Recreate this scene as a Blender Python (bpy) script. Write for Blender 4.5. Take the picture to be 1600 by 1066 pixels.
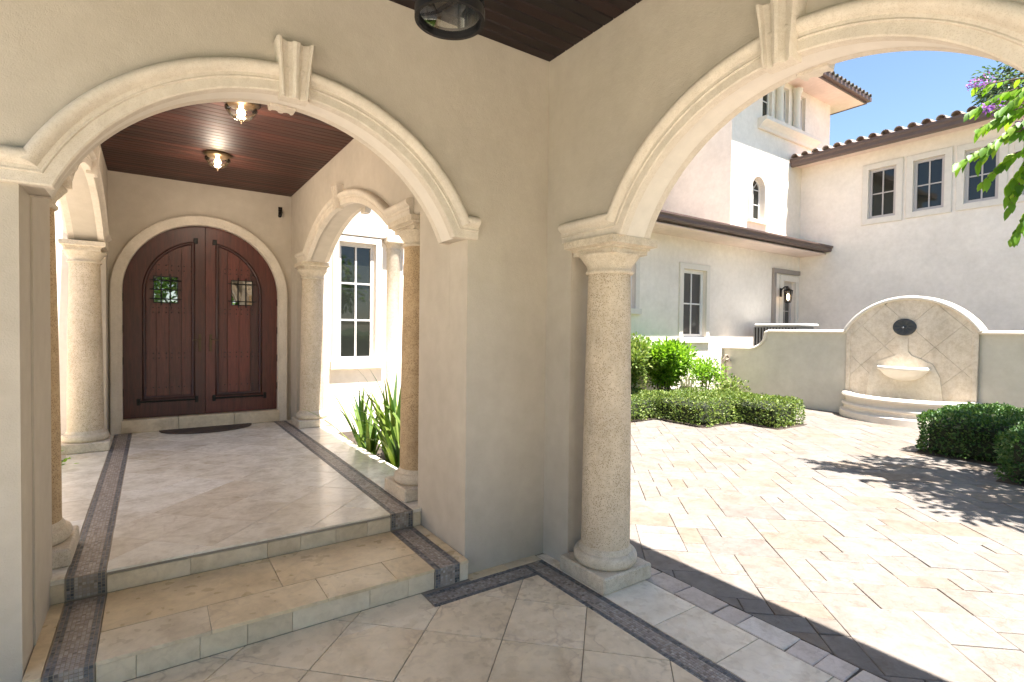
import bpy, math, random
import numpy as np
from math import sin, cos, pi, sqrt, radians
from mathutils import Vector, Matrix
from mathutils.geometry import tessellate_polygon

for o in list(bpy.data.objects):
    bpy.data.objects.remove(o)
scene = bpy.context.scene
COL = scene.collection
rnd = random.Random(7)
nrg = np.random.default_rng(11)

# ------------------------------------------------------------------ camera, sky, sun, exposure
CAM = Vector((-2.6117, -3.3168, 1.8))
YAW, PITCH, ROLL, FPX = radians(34.523), radians(-1.206), radians(0.673), 818.23
_f = Vector((sin(YAW) * cos(PITCH), cos(YAW) * cos(PITCH), sin(PITCH)))
_r0 = Vector((cos(YAW), -sin(YAW), 0))
_u0 = _r0.cross(_f)
_r = cos(ROLL) * _r0 + sin(ROLL) * _u0
_u = -sin(ROLL) * _r0 + cos(ROLL) * _u0
cam_data = bpy.data.cameras.new('camera')
cam_data.sensor_width = 36
cam_data.lens = FPX / 1600 * 36
cam_data.clip_start = 0.02
cam_data.clip_end = 3000
cam = bpy.data.objects.new('camera', cam_data)
COL.objects.link(cam)
cam.matrix_world = Matrix(((_r.x, _u.x, -_f.x, CAM.x), (_r.y, _u.y, -_f.y, CAM.y), (_r.z, _u.z, -_f.z, CAM.z), (0, 0, 0, 1)))
scene.camera = cam

SUN_DIR = Vector((0.04, -0.37, 1.0)).normalized()      # towards the sun
elev = math.asin(SUN_DIR.z)
world = bpy.data.worlds.new('World')
scene.world = world
world.use_nodes = True
wn = world.node_tree.nodes
sky = wn.new('ShaderNodeTexSky')
sky.sky_type = 'NISHITA'
sky.sun_disc = False
sky.sun_elevation = elev
sky.sun_rotation = math.atan2(SUN_DIR.x, SUN_DIR.y)
sky.air_density = 1.0
sky.dust_density = 0.3
sky.ozone_density = 2.2
wn['Background'].inputs['Strength'].default_value = 0.062
world.node_tree.links.new(sky.outputs[0], wn['Background'].inputs['Color'])
sun_data = bpy.data.lights.new('sun', 'SUN')
sun_data.energy = 4.8
sun_data.angle = radians(0.55)
sun_data.color = (1.0, 0.955, 0.9)
sun = bpy.data.objects.new('sun', sun_data)
COL.objects.link(sun)
sun.rotation_euler = (-SUN_DIR).to_track_quat('-Z', 'Y').to_euler()
scene.view_settings.view_transform = 'Standard'
scene.view_settings.look = 'None'
scene.view_settings.exposure = 2.14
scene.view_settings.gamma = 1.0
scene.render.engine = 'CYCLES'
scene.cycles.max_bounces = 8
scene.cycles.diffuse_bounces = 5
scene.cycles.glossy_bounces = 3
scene.cycles.transmission_bounces = 3
scene.cycles.transparent_max_bounces = 6
scene.cycles.use_adaptive_sampling = True
scene.cycles.adaptive_threshold = 0.02
scene.cycles.caustics_reflective = False
scene.cycles.caustics_refractive = False

# ------------------------------------------------------------------ materials
def new_mat(name):
    m = bpy.data.materials.new(name)
    m.use_nodes = True
    nt = m.node_tree
    b = nt.nodes['Principled BSDF']
    return m, nt, b

def ramp(nt, fac, stops):
    r = nt.nodes.new('ShaderNodeValToRGB')
    el = r.color_ramp.elements
    while len(el) < len(stops):
        el.new(0.5)
    for e, (p, c) in zip(el, stops):
        e.position = p
        e.color = (*c, 1)
    nt.links.new(fac, r.inputs[0])
    return r.outputs[0]

def noise(nt, scale, detail=4, rough=0.6, vec=None, dist=0.0):
    n = nt.nodes.new('ShaderNodeTexNoise')
    n.inputs['Scale'].default_value = scale
    n.inputs['Detail'].default_value = detail
    n.inputs['Roughness'].default_value = rough
    n.inputs['Distortion'].default_value = dist
    if vec is not None:
        nt.links.new(vec, n.inputs['Vector'])
    return n.outputs['Fac']

def pos(nt, scale=(1, 1, 1), jitter=True):
    g = nt.nodes.new('ShaderNodeNewGeometry')
    out = g.outputs['Position']
    mp = nt.nodes.new('ShaderNodeMapping')
    mp.inputs['Scale'].default_value = scale
    nt.links.new(out, mp.inputs['Vector'])
    out = mp.outputs[0]
    if jitter:
        rv = rand(nt)
        ml = nt.nodes.new('ShaderNodeMath'); ml.operation = 'MULTIPLY'; ml.inputs[1].default_value = 37.0
        nt.links.new(rv, ml.inputs[0])
        va = nt.nodes.new('ShaderNodeVectorMath'); va.operation = 'ADD'
        nt.links.new(out, va.inputs[0]); nt.links.new(ml.outputs[0], va.inputs[1])
        out = va.outputs[0]
    return out

def rand(nt):
    o = nt.nodes.new('ShaderNodeObjectInfo')
    g = nt.nodes.new('ShaderNodeNewGeometry')
    a = nt.nodes.new('ShaderNodeMath'); a.operation = 'ADD'
    nt.links.new(o.outputs['Random'], a.inputs[0]); nt.links.new(g.outputs['Random Per Island'], a.inputs[1])
    f = nt.nodes.new('ShaderNodeMath'); f.operation = 'FRACT'
    nt.links.new(a.outputs[0], f.inputs[0])
    return f.outputs[0]

def mix(nt, fac, a, b, mode='MIX'):
    m = nt.nodes.new('ShaderNodeMix'); m.data_type = 'RGBA'; m.blend_type = mode
    for sock, v in ((m.inputs[0], fac), (m.inputs[6], a), (m.inputs[7], b)):
        if isinstance(v, (int, float)):
            sock.default_value = v
        elif isinstance(v, tuple):
            sock.default_value = (*v, 1)
        else:
            nt.links.new(v, sock)
    return m.outputs[2]

def bump(nt, b, height, strength=0.3, distance=0.01):
    n = nt.nodes.new('ShaderNodeBump')
    n.inputs['Strength'].default_value = strength
    n.inputs['Distance'].default_value = distance
    nt.links.new(height, n.inputs['Height'])
    nt.links.new(n.outputs[0], b.inputs['Normal'])

def math1(nt, op, a, v):
    m = nt.nodes.new('ShaderNodeMath'); m.operation = op
    nt.links.new(a, m.inputs[0])
    if isinstance(v, (int, float)):
        m.inputs[1].default_value = v
    else:
        nt.links.new(v, m.inputs[1])
    return m.outputs[0]

def plain(name, col, rough=0.6, metal=0.0, spec=0.5, var=0.0):
    m, nt, b = new_mat(name)
    b.inputs['Base Color'].default_value = (*col, 1)
    b.inputs['Roughness'].default_value = rough
    b.inputs['Metallic'].default_value = metal
    b.inputs['Specular IOR Level'].default_value = spec
    if var:
        p = pos(nt, jitter=True)
        n = noise(nt, 9, 5, 0.65, p)
        c = ramp(nt, n, [(0.25, tuple(x * (1 - var) for x in col)), (0.75, tuple(min(1, x * (1 + var)) for x in col))])
        nt.links.new(c, b.inputs['Base Color'])
        bump(nt, b, noise(nt, 60, 3, 0.6, p), 0.15, 0.004)
    return m

def stucco(name, col):
    m, nt, b = new_mat(name)
    p = pos(nt, jitter=False)
    big = noise(nt, 0.9, 4, 0.6, p)
    mid = noise(nt, 7, 5, 0.65, p)
    c1 = ramp(nt, big, [(0.3, tuple(x * 0.9 for x in col)), (0.7, tuple(min(1, x * 1.06) for x in col))])
    c2 = ramp(nt, mid, [(0.3, (0.86, 0.845, 0.82)), (0.7, (1, 1, 1))])
    c = mix(nt, 0.7, c1, c2, 'MULTIPLY')
    nt.links.new(c, b.inputs['Base Color'])
    b.inputs['Roughness'].default_value = 0.88
    b.inputs['Specular IOR Level'].default_value = 0.25
    h = math1(nt, 'ADD', noise(nt, 46, 4, 0.6, p), noise(nt, 140, 2, 0.5, p))
    h = math1(nt, 'ADD', h, math1(nt, 'MULTIPLY', noise(nt, 9, 3, 0.55, p), 1.6))
    bump(nt, b, h, 0.32, 0.005)
    return m

def coral(name, col, pit=0.5, pitcol=(0.2, 0.14, 0.08), scale=1.0, mott=0.55):
    """cast coral stone: sandy, with small open pits"""
    m, nt, b = new_mat(name)
    p = pos(nt, jitter=False)
    pz = pos(nt, (1, 1, 0.6), jitter=False)
    n1 = noise(nt, 3.5 * scale, 3, 0.65, pz)
    n2 = noise(nt, 26 * scale, 3, 0.7, p)
    base = ramp(nt, n1, [(0.28, tuple(x * (1 - 0.36 * mott) for x in col)), (0.55, col), (0.8, tuple(min(1, x * 1.1) for x in col))])
    base = mix(nt, mott, base, ramp(nt, n2, [(0.3, (0.72, 0.66, 0.56)), (0.62, (1, 1, 1))]), 'MULTIPLY')
    v = nt.nodes.new('ShaderNodeTexVoronoi')
    v.inputs['Scale'].default_value = 92 * scale
    v.inputs['Randomness'].default_value = 1
    nt.links.new(p, v.inputs['Vector'])
    sel = noise(nt, 6 * scale, 4, 0.75, p)
    d = math1(nt, 'ADD', v.outputs['Distance'], math1(nt, 'MULTIPLY', sel, -0.54))
    mask = ramp(nt, d, [(0.0, (1, 1, 1)), (0.09, (0, 0, 0))])
    # distance - .62*noise < 0 -> pit
    mm = math1(nt, 'MULTIPLY', mask, pit)
    c = mix(nt, mm, base, pitcol)
    nt.links.new(c, b.inputs['Base Color'])
    b.inputs['Roughness'].default_value = 0.85
    b.inputs['Specular IOR Level'].default_value = 0.25
    h = math1(nt, 'SUBTRACT', math1(nt, 'MULTIPLY', n2, 0.5), mask)
    bump(nt, b, h, 0.4, 0.004)
    return m

def marble(name, cols, rough=0.35, vein=(0.42, 0.3, 0.2), veinamt=0.35, scale=1.0, bumpy=0.1):
    """honed limestone / travertine piece, tone varies from piece to piece"""
    m, nt, b = new_mat(name)
    p = pos(nt, jitter=True)
    r = rand(nt)
    n = len(cols)
    tone = ramp(nt, r, [(i / (n - 1) if n > 1 else 0, c) for i, c in enumerate(cols)])
    cl = noise(nt, 3.2 * scale, 4, 0.68, p, 0.5)
    tone = mix(nt, 0.75, tone, ramp(nt, cl, [(0.26, (0.62, 0.57, 0.5)), (0.42, (0.86, 0.83, 0.78)), (0.55, (1.0, 0.99, 0.97)), (0.75, (1.1, 1.08, 1.04))]), 'MULTIPLY')
    fine = noise(nt, 16 * scale, 4, 0.7, p, 0.4)
    tone = mix(nt, 0.45, tone, ramp(nt, fine, [(0.3, (0.7, 0.66, 0.6)), (0.55, (1, 1, 1)), (0.8, (1.08, 1.07, 1.05))]), 'MULTIPLY')
    dn = nt.nodes.new('ShaderNodeTexNoise'); dn.inputs['Scale'].default_value = 5 * scale; dn.inputs['Detail'].default_value = 3
    nt.links.new(p, dn.inputs['Vector'])
    sc_ = nt.nodes.new('ShaderNodeVectorMath'); sc_.operation = 'MULTIPLY_ADD'
    nt.links.new(dn.outputs['Color'], sc_.inputs[0]); sc_.inputs[1].default_value = (0.45 / scale,) * 3; nt.links.new(p, sc_.inputs[2])
    vo = nt.nodes.new('ShaderNodeTexVoronoi'); vo.feature = 'DISTANCE_TO_EDGE'; vo.inputs['Scale'].default_value = 3.4 * scale
    nt.links.new(sc_.outputs[0], vo.inputs['Vector'])
    vm = ramp(nt, vo.outputs['Distance'], [(0.0, (1, 1, 1)), (0.018, (0.55, 0.55, 0.55)), (0.06, (0, 0, 0))])
    vsel = ramp(nt, noise(nt, 2.6 * scale, 2, 0.5, p), [(0.44, (0, 0, 0)), (0.6, (1, 1, 1))])
    vf = math1(nt, 'MULTIPLY', math1(nt, 'MULTIPLY', vm, vsel), veinamt)
    c = mix(nt, vf, tone, vein)
    nt.links.new(c, b.inputs['Base Color'])
    rr = ramp(nt, noise(nt, 8, 2, 0.6, p), [(0.3, (rough * 0.75,) * 3), (0.7, (min(1, rough * 1.35),) * 3)])
    nt.links.new(rr, b.inputs['Roughness'])
    b.inputs['Specular IOR Level'].default_value = 0.4
    bump(nt, b, noise(nt, (90 if bumpy < 0.2 else 34) * scale, 3, 0.7, p), bumpy, 0.0012 if bumpy < 0.2 else 0.006)
    return m

def wood(name, dark, light, grain=(1, 14, 14), rough=0.4):
    m, nt, b = new_mat(name)
    p = pos(nt, grain, jitter=True)
    r = rand(nt)
    g = noise(nt, 2.2, 6, 0.7, p, 0.7)
    fine = noise(nt, 9, 4, 0.7, p)
    c = ramp(nt, g, [(0.25, dark), (0.75, light)])
    c = mix(nt, 0.8, c, ramp(nt, r, [(0, (0.34, 0.36, 0.38)), (0.35, (0.75, 0.8, 0.8)), (0.7, (1.0, 1.0, 1.0)), (1, (1.5, 1.3, 1.25))]), 'MULTIPLY')
    c = mix(nt, 0.5, c, ramp(nt, fine, [(0.35, (0.55, 0.5, 0.5)), (0.6, (1, 1, 1))]), 'MULTIPLY')
    nt.links.new(c, b.inputs['Base Color'])
    b.inputs['Roughness'].default_value = rough
    bump(nt, b, fine, 0.12, 0.003)
    return m

def leafmat(name, dark, mid, light, trans=0.35, rough=0.45):
    m, nt, b = new_mat(name)
    r = rand(nt)
    c = ramp(nt, r, [(0.0, dark), (0.5, mid), (1.0, light)])
    nt.links.new(c, b.inputs['Base Color'])
    b.inputs['Roughness'].default_value = rough
    b.inputs['Specular IOR Level'].default_value = 0.4
    t = nt.nodes.new('ShaderNodeBsdfTranslucent')
    tc = mix(nt, 1.0, c, (1.25, 1.35, 0.6), 'MULTIPLY')
    nt.links.new(tc, t.inputs['Color'])
    ms = nt.nodes.new('ShaderNodeMixShader')
    ms.inputs[0].default_value = trans
    nt.links.new(b.outputs[0], ms.inputs[1]); nt.links.new(t.outputs[0], ms.inputs[2])
    nt.links.new(ms.outputs[0], nt.nodes['Material Output'].inputs['Surface'])
    return m

def glassmat(name, col=(0.018, 0.02, 0.017), rough=0.02, spec=0.5):
    m, nt, b = new_mat(name)
    b.inputs['Base Color'].default_value = (*col, 1)
    b.inputs['Roughness'].default_value = rough
    b.inputs['Specular IOR Level'].default_value = spec
    p = pos(nt, jitter=True)
    bump(nt, b, noise(nt, 1.6, 2, 0.5, p), 0.07, 0.03)
    return m

def clearglass(name, tint=(1, 1, 1), alpha=0.35):
    m, nt, b = new_mat(name)
    g = nt.nodes.new('ShaderNodeBsdfGlossy'); g.inputs['Roughness'].default_value = 0.03
    t = nt.nodes.new('ShaderNodeBsdfTransparent'); t.inputs['Color'].default_value = (*tint, 1)
    lw = nt.nodes.new('ShaderNodeFresnel'); lw.inputs['IOR'].default_value = 1.5
    f = math1(nt, 'MULTIPLY', lw.outputs[0], 1.0 + alpha)
    ms = nt.nodes.new('ShaderNodeMixShader')
    nt.links.new(f, ms.inputs[0]); nt.links.new(t.outputs[0], ms.inputs[1]); nt.links.new(g.outputs[0], ms.inputs[2])
    nt.links.new(ms.outputs[0], nt.nodes['Material Output'].inputs['Surface'])
    return m

def emit(name, col, strength):
    m, nt, b = new_mat(name)
    b.inputs['Base Color'].default_value = (*col, 1)
    b.inputs['Emission Color'].default_value = (*col, 1)
    b.inputs['Emission Strength'].default_value = strength
    return m

M = {}
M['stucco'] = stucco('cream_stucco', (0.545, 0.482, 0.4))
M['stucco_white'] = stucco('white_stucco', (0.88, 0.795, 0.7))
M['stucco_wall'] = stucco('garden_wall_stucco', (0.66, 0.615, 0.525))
M['soffit'] = stucco('eave_soffit_paint', (0.76, 0.62, 0.54))
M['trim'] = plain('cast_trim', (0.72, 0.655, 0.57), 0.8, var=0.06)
M['mould'] = coral('cast_moulding_stone', (0.68, 0.605, 0.51), 0.2, (0.34, 0.26, 0.18), 1.6, 0.3)
M['coral'] = coral('coral_stone', (0.64, 0.54, 0.415), 0.6, (0.2, 0.13, 0.07))
M['coral_brown'] = coral('brown_coral_stone', (0.56, 0.41, 0.25), 0.75, (0.2, 0.12, 0.06))
M['coral_pale'] = coral('pale_coral_stone', (0.68, 0.59, 0.47), 0.35, (0.26, 0.19, 0.12), 1.2)
M['fount'] = coral('fountain_stone', (0.76, 0.66, 0.54), 0.15, (0.42, 0.31, 0.2), 0.45, 0.62)
M['fount_pale'] = coral('water_worn_stone', (0.74, 0.66, 0.55), 0.1, (0.4, 0.32, 0.22), 0.5)
M['tile'] = marble('floor_limestone', [(0.74, 0.6, 0.42), (0.84, 0.7, 0.52), (0.78, 0.64, 0.455), (0.87, 0.75, 0.58)], 0.3, veinamt=0.6)
M['landing'] = marble('landing_limestone', [(0.8, 0.735, 0.63), (0.88, 0.83, 0.735), (0.76, 0.685, 0.57), (0.9, 0.86, 0.78)], 0.2, veinamt=0.3)
M['tread'] = marble('tread_limestone', [(0.7, 0.555, 0.36), (0.78, 0.64, 0.44), (0.73, 0.575, 0.37), (0.72, 0.61, 0.45)], 0.32, veinamt=0.35)
M['riser'] = marble('riser_limestone', [(0.7, 0.59, 0.43), (0.75, 0.64, 0.49), (0.64, 0.53, 0.38), (0.77, 0.67, 0.53)], 0.45, veinamt=0.2)
M['edge'] = marble('edge_limestone', [(0.82, 0.725, 0.59), (0.88, 0.79, 0.66), (0.85, 0.755, 0.62)], 0.28, veinamt=0.25)
M['paver'] = marble('travertine_paver', [(0.19, 0.155, 0.128), (0.196, 0.176, 0.16), (0.178, 0.155, 0.136), (0.205, 0.188, 0.173), (0.19, 0.15, 0.118), (0.178, 0.166, 0.155), (0.205, 0.182, 0.163), (0.168, 0.15, 0.138), (0.205, 0.168, 0.138)], 0.65, (0.12, 0.08, 0.06), 0.5, 1.6, 0.4)
M['paver_edge'] = marble('border_paver', [(0.6, 0.51, 0.45), (0.66, 0.57, 0.51), (0.54, 0.46, 0.4), (0.74, 0.67, 0.6)], 0.65, (0.3, 0.22, 0.18), 0.4, 2.0, 0.5)
M['grout'] = plain('grout', (0.33, 0.27, 0.21), 0.9, var=0.15)
M['joint'] = plain('sand_joint', (0.125, 0.1, 0.08), 0.95, var=0.3)
M['mosaic_dark'] = marble('mosaic_dark_stone', [(0.07, 0.075, 0.08), (0.2, 0.2, 0.21), (0.13, 0.13, 0.14), (0.3, 0.285, 0.28)], 0.4)
M['mosaic_field'] = marble('mosaic_field_stone', [(0.27, 0.22, 0.185), (0.43, 0.37, 0.33), (0.35, 0.305, 0.275), (0.52, 0.47, 0.43), (0.2, 0.165, 0.145)], 0.4)
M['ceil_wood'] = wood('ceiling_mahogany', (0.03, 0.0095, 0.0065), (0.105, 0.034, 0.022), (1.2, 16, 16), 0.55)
M['ceil_dark'] = wood('dark_mahogany', (0.005, 0.0008, 0.0007), (0.018, 0.0028, 0.0022), (1.2, 16, 16), 0.6)  # much darker version of the ceiling wood, for the portico boards
M['door_wood'] = wood('door_mahogany', (0.05, 0.0135, 0.0095), (0.155, 0.038, 0.0265), (14, 14, 1.0), 0.38)
M['black'] = plain('black_backing', (0.01, 0.008, 0.007), 0.9)
M['iron'] = plain('wrought_iron', (0.018, 0.016, 0.015), 0.45, 0.6)
M['bronze'] = plain('aged_bronze', (0.09, 0.06, 0.035), 0.4, 0.8)
M['pewter'] = plain('weathered_plaque', (0.06, 0.065, 0.07), 0.55, 0.5)
M['glass'] = glassmat('window_glass')
M['glass_grey'] = glassmat('grey_window_glass', (0.07, 0.065, 0.06), 0.08, 0.35)
M['mirror'] = glassmat('door_glass', (0.04, 0.045, 0.04), 0.01, 1.0)
_b = M['mirror'].node_tree.nodes['Principled BSDF']; _b.inputs['Metallic'].default_value = 0.0; _b.inputs['IOR'].default_value = 2.6
M['clear'] = clearglass('clear_glass')
M['lantern_glass'] = clearglass('lantern_glass', (0.9, 0.92, 0.9), 1.6)
M['frame'] = plain('white_window_frame', (0.74, 0.71, 0.68), 0.5)
M['frame_grey'] = plain('taupe_window_frame', (0.48, 0.43, 0.4), 0.5)
M['fascia'] = plain('brown_fascia', (0.115, 0.075, 0.062), 0.5, var=0.12)
M['grey_strip'] = plain('taupe_strip', (0.3, 0.255, 0.225), 0.7, var=0.08)
M['roof'] = marble('clay_roof_tile', [(0.3, 0.22, 0.19), (0.4, 0.31, 0.26), (0.26, 0.2, 0.18), (0.42, 0.35, 0.32)], 0.85, (0.1, 0.08, 0.07), 0.4, 2.5, 0.5)
M['roof_dark'] = marble('dark_roof_tile', [(0.07, 0.09, 0.085), (0.12, 0.13, 0.12), (0.16, 0.12, 0.1)], 0.85, (0.05, 0.05, 0.04), 0.4, 2.5, 0.5)  # darker, greener tile tones for the tower eave
M['ground'] = plain('driveway_stone', (0.68, 0.61, 0.52), 0.8, var=0.12)
M['yard'] = plain('neutral_bounce_grey', (0.17, 0.16, 0.15), 0.9, var=0.2)
M['lawn'] = plain('lawn_green', (0.07, 0.12, 0.03), 0.9, var=0.3)
M['soil'] = plain('dark_soil', (0.05, 0.036, 0.025), 0.95, var=0.4)
M['core'] = plain('hedge_twigs', (0.022, 0.028, 0.012), 0.95, var=0.4)
M['bark'] = plain('bark', (0.13, 0.09, 0.065), 0.9, var=0.35)
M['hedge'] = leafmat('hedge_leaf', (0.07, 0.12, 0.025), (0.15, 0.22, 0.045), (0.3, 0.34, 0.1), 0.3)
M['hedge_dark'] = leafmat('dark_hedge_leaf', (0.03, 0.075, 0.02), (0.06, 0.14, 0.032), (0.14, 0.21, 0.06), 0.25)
M['bush'] = leafmat('bush_leaf', (0.08, 0.17, 0.015), (0.17, 0.32, 0.025), (0.32, 0.48, 0.06), 0.45)
M['treeleaf'] = leafmat('tree_leaf', (0.07, 0.16, 0.012), (0.16, 0.31, 0.025), (0.32, 0.45, 0.05), 0.5)
M['farleaf'] = leafmat('far_tree_leaf', (0.05, 0.085, 0.045), (0.09, 0.14, 0.08), (0.15, 0.2, 0.12), 0.3)
M['strap'] = leafmat('strap_leaf', (0.03, 0.08, 0.02), (0.07, 0.14, 0.02), (0.2, 0.26, 0.05), 0.3)
M['purple'] = leafmat('purple_petal', (0.2, 0.06, 0.45), (0.33, 0.12, 0.6), (0.5, 0.25, 0.75), 0.4)
M['bulb'] = emit('warm_bulb', (1.0, 0.72, 0.38), 14.0)
M['bulb_dim'] = emit('dim_bulb', (1.0, 0.7, 0.4), 3.0)
M['mat'] = plain('woven_mat', (0.09, 0.062, 0.045), 0.95, var=0.3)
M['copper'] = plain('old_pipe_metal', (0.32, 0.26, 0.2), 0.55, 0.4, var=0.2)
M['ac'] = plain('grey_painted_metal', (0.25, 0.25, 0.25), 0.5)
M['ac_top'] = plain('pale_painted_metal', (0.6, 0.6, 0.58), 0.5)
m_, nt_, b_ = new_mat('still_water')
b_.inputs['Base Color'].default_value = (0.16, 0.14, 0.1, 1); b_.inputs['Roughness'].default_value = 0.05
bump(nt_, b_, noise(nt_, 9, 3, 0.5, pos(nt_, jitter=False)), 0.12, 0.02)
M['water'] = m_

# ------------------------------------------------------------------ object helpers
def tag(o, label, cat, group=None, kind=None):
    if label: o['label'] = label
    if cat: o['category'] = cat
    if group: o['group'] = group
    if kind: o['kind'] = kind
    return o

def empty(name, loc, label, cat, group=None, rz=0.0):
    o = bpy.data.objects.new(name, None)
    o.empty_display_size = 0.1
    COL.objects.link(o)
    o.location = loc
    o.rotation_euler = (0, 0, rz)
    return tag(o, label, cat, group)

class MB:
    """collects faces; build() makes one mesh object"""
    def __init__(s):
        s.v = []; s.f = []
    def add(s, vs, fs):
        n = len(s.v)
        s.v += [tuple(v) for v in vs]
        s.f += [tuple(i + n for i in f) for f in fs]
        return s
    def box(s, x0, x1, y0, y1, z0, z1):
        vs = [(x, y, z) for z in (z0, z1) for y in (y0, y1) for x in (x0, x1)]
        return s.add(vs, [(0, 2, 3, 1), (4, 5, 7, 6), (0, 1, 5, 4), (2, 6, 7, 3), (0, 4, 6, 2), (1, 3, 7, 5)])
    def cbox(s, x0, x1, y0, y1, z0, z1, c=0.004):
        """chamfered box"""
        c = min(c, (x1 - x0) / 2.1, (y1 - y0) / 2.1, (z1 - z0) / 2.1)
        vs = []; idx = {}
        for ix, (xo, xi) in enumerate(((x0, x0 + c), (x1, x1 - c))):
            for iy, (yo, yi) in enumerate(((y0, y0 + c), (y1, y1 - c))):
                for iz, (zo, zi) in enumerate(((z0, z0 + c), (z1, z1 - c))):
                    for k, p in enumerate(((xo, yi, zi), (xi, yo, zi), (xi, yi, zo))):
                        idx[ix, iy, iz, k] = len(vs); vs.append(p)
        I = lambda *a: idx[a]
        fs = []
        for a in (0, 1):
            q = [I(a, 0, 0, 0), I(a, 1, 0, 0), I(a, 1, 1, 0), I(a, 0, 1, 0)]; fs.append(q if a else q[::-1])
            q = [I(0, a, 0, 1), I(0, a, 1, 1), I(1, a, 1, 1), I(1, a, 0, 1)]; fs.append(q if a else q[::-1])
            q = [I(0, 0, a, 2), I(1, 0, a, 2), I(1, 1, a, 2), I(0, 1, a, 2)]; fs.append(q if a else q[::-1])
        for a in (0, 1):
            for b in (0, 1):
                q = [I(a, b, 0, 0), I(a, b, 0, 1), I(a, b, 1, 1), I(a, b, 1, 0)]; fs.append(q if (a ^ b) else q[::-1])
                q = [I(a, 0, b, 0), I(a, 1, b, 0), I(a, 1, b, 2), I(a, 0, b, 2)]; fs.append(q[::-1] if (a ^ b) else q)
                q = [I(0, a, b, 1), I(0, a, b, 2), I(1, a, b, 2), I(1, a, b, 1)]; fs.append(q if (a ^ b) == 0 else q[::-1])
        for a in (0, 1):
            for b in (0, 1):
                for d in (0, 1):
                    q = [I(a, b, d, 0), I(a, b, d, 1), I(a, b, d, 2)]
                    fs.append(q if (a + b + d) % 2 else q[::-1])
        return s.add(vs, fs)
    def lathe(s, prof, cx=0, cy=0, n=32, a0=0.0, a1=2 * pi, caps=True):
        full = abs(a1 - a0 - 2 * pi) < 1e-6
        m = n if full else n + 1
        vs = []
        for i in range(m):
            a = a0 + (a1 - a0) * i / n
            for r, z in prof:
                vs.append((cx + r * cos(a), cy + r * sin(a), z))
        k = len(prof); fs = []
        for i in range(n):
            j = (i + 1) % m
            for t in range(k - 1):
                fs.append((i * k + t, j * k + t, j * k + t + 1, i * k + t + 1))
        if full and caps:
            fs.append(tuple(i * k for i in range(m))[::-1]); fs.append(tuple(i * k + k - 1 for i in range(m)))
        return s.add(vs, fs)
    def tube(s, pts, rad, n=8):
        pts = [Vector(p) for p in pts]
        if not hasattr(rad, '__len__'): rad = [rad] * len(pts)
        vs = []; fs = []
        up = Vector((0.31, 0.17, 0.93))
        for i, p in enumerate(pts):
            d = (pts[min(i + 1, len(pts) - 1)] - pts[max(i - 1, 0)]).normalized()
            a = d.cross(up)
            if a.length < 1e-3: a = d.cross(Vector((1, 0, 0)))
            a.normalize(); b = d.cross(a)
            for k in range(n):
                t = 2 * pi * k / n
                vs.append(p + rad[i] * (cos(t) * a + sin(t) * b))
        for i in range(len(pts) - 1):
            for k in range(n):
                k2 = (k + 1) % n
                fs.append((i * n + k, i * n + k2, (i + 1) * n + k2, (i + 1) * n + k))
        fs.append(tuple(range(n))[::-1]); fs.append(tuple((len(pts) - 1) * n + k for k in range(n)))
        return s.add(vs, fs)
    def prism(s, poly, axis_map, w0, w1, holes=()):
        """polygon with holes in (u,v), extruded w0..w1, mapped to space by axis_map(u,v,w)"""
        loops = [list(poly)] + [list(h) for h in holes]
        flat = [p for l in loops for p in l]
        tris = tessellate_polygon([[Vector((p[0], p[1], 0)) for p in l] for l in loops])
        n = len(flat)
        vs = [axis_map(u, v, w1) for u, v in flat] + [axis_map(u, v, w0) for u, v in flat]
        fs = [tuple(t) for t in tris] + [tuple(i + n for i in t[::-1]) for t in tris]
        b = 0
        for l in loops:
            for i in range(len(l)):
                j = (i + 1) % len(l)
                fs.append((b + i, b + j, n + b + j, n + b + i))
            b += len(l)
        return s.add(vs, fs)
    def sweep(s, path, profile, axis_map, closed=False):
        """profile (offset to the right of travel, proud w) swept along path in (u,v) with mitres"""
        n = len(path); k = len(profile); vs = []; fs = []
        for i, (u, v) in enumerate(path):
            a = path[i - 1] if (i or closed) else None
            c = path[(i + 1) % n] if (i < n - 1 or closed) else None
            def nor(p, q):
                d = Vector((q[0] - p[0], q[1] - p[1])).normalized(); return Vector((d.y, -d.x))
            if a is None: nn = nor((u, v), c)
            elif c is None: nn = nor(a, (u, v))
            else:
                n1 = nor(a, (u, v)); n2 = nor((u, v), c); nn = (n1 + n2); nn = nn / max(0.25, nn.length_squared / 2)
            for o, w in profile:
                vs.append(axis_map(u + nn.x * o, v + nn.y * o, w))
        m = n if closed else n - 1
        for i in range(m):
            j = (i + 1) % n
            for t in range(k - 1):
                fs.append((i * k + t, i * k + t + 1, j * k + t + 1, j * k + t))
        if not closed:
            fs.append(tuple(range(k))[::-1]); fs.append(tuple((n - 1) * k + t for t in range(k)))
        return s.add(vs, fs)
    def build(s, name, mat, parent=None, smooth=None, label=None, kind=None, at=None):
        me = bpy.data.meshes.new(name)
        me.from_pydata(s.v, [], s.f)
        me.materials.append(M[mat] if isinstance(mat, str) else mat)
        fix_normals(me)
        if smooth is not None:
            me.shade_smooth()
            set_sharp(me, radians(smooth))
        me.update()
        return link(name, me, parent, label, kind, at)

import bmesh
def fix_normals(me):
    bm = bmesh.new(); bm.from_mesh(me)
    bmesh.ops.recalc_face_normals(bm, faces=bm.faces)
    bm.to_mesh(me); bm.free()

def set_sharp(me, ang):
    me.set_sharp_from_angle(angle=ang)

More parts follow.
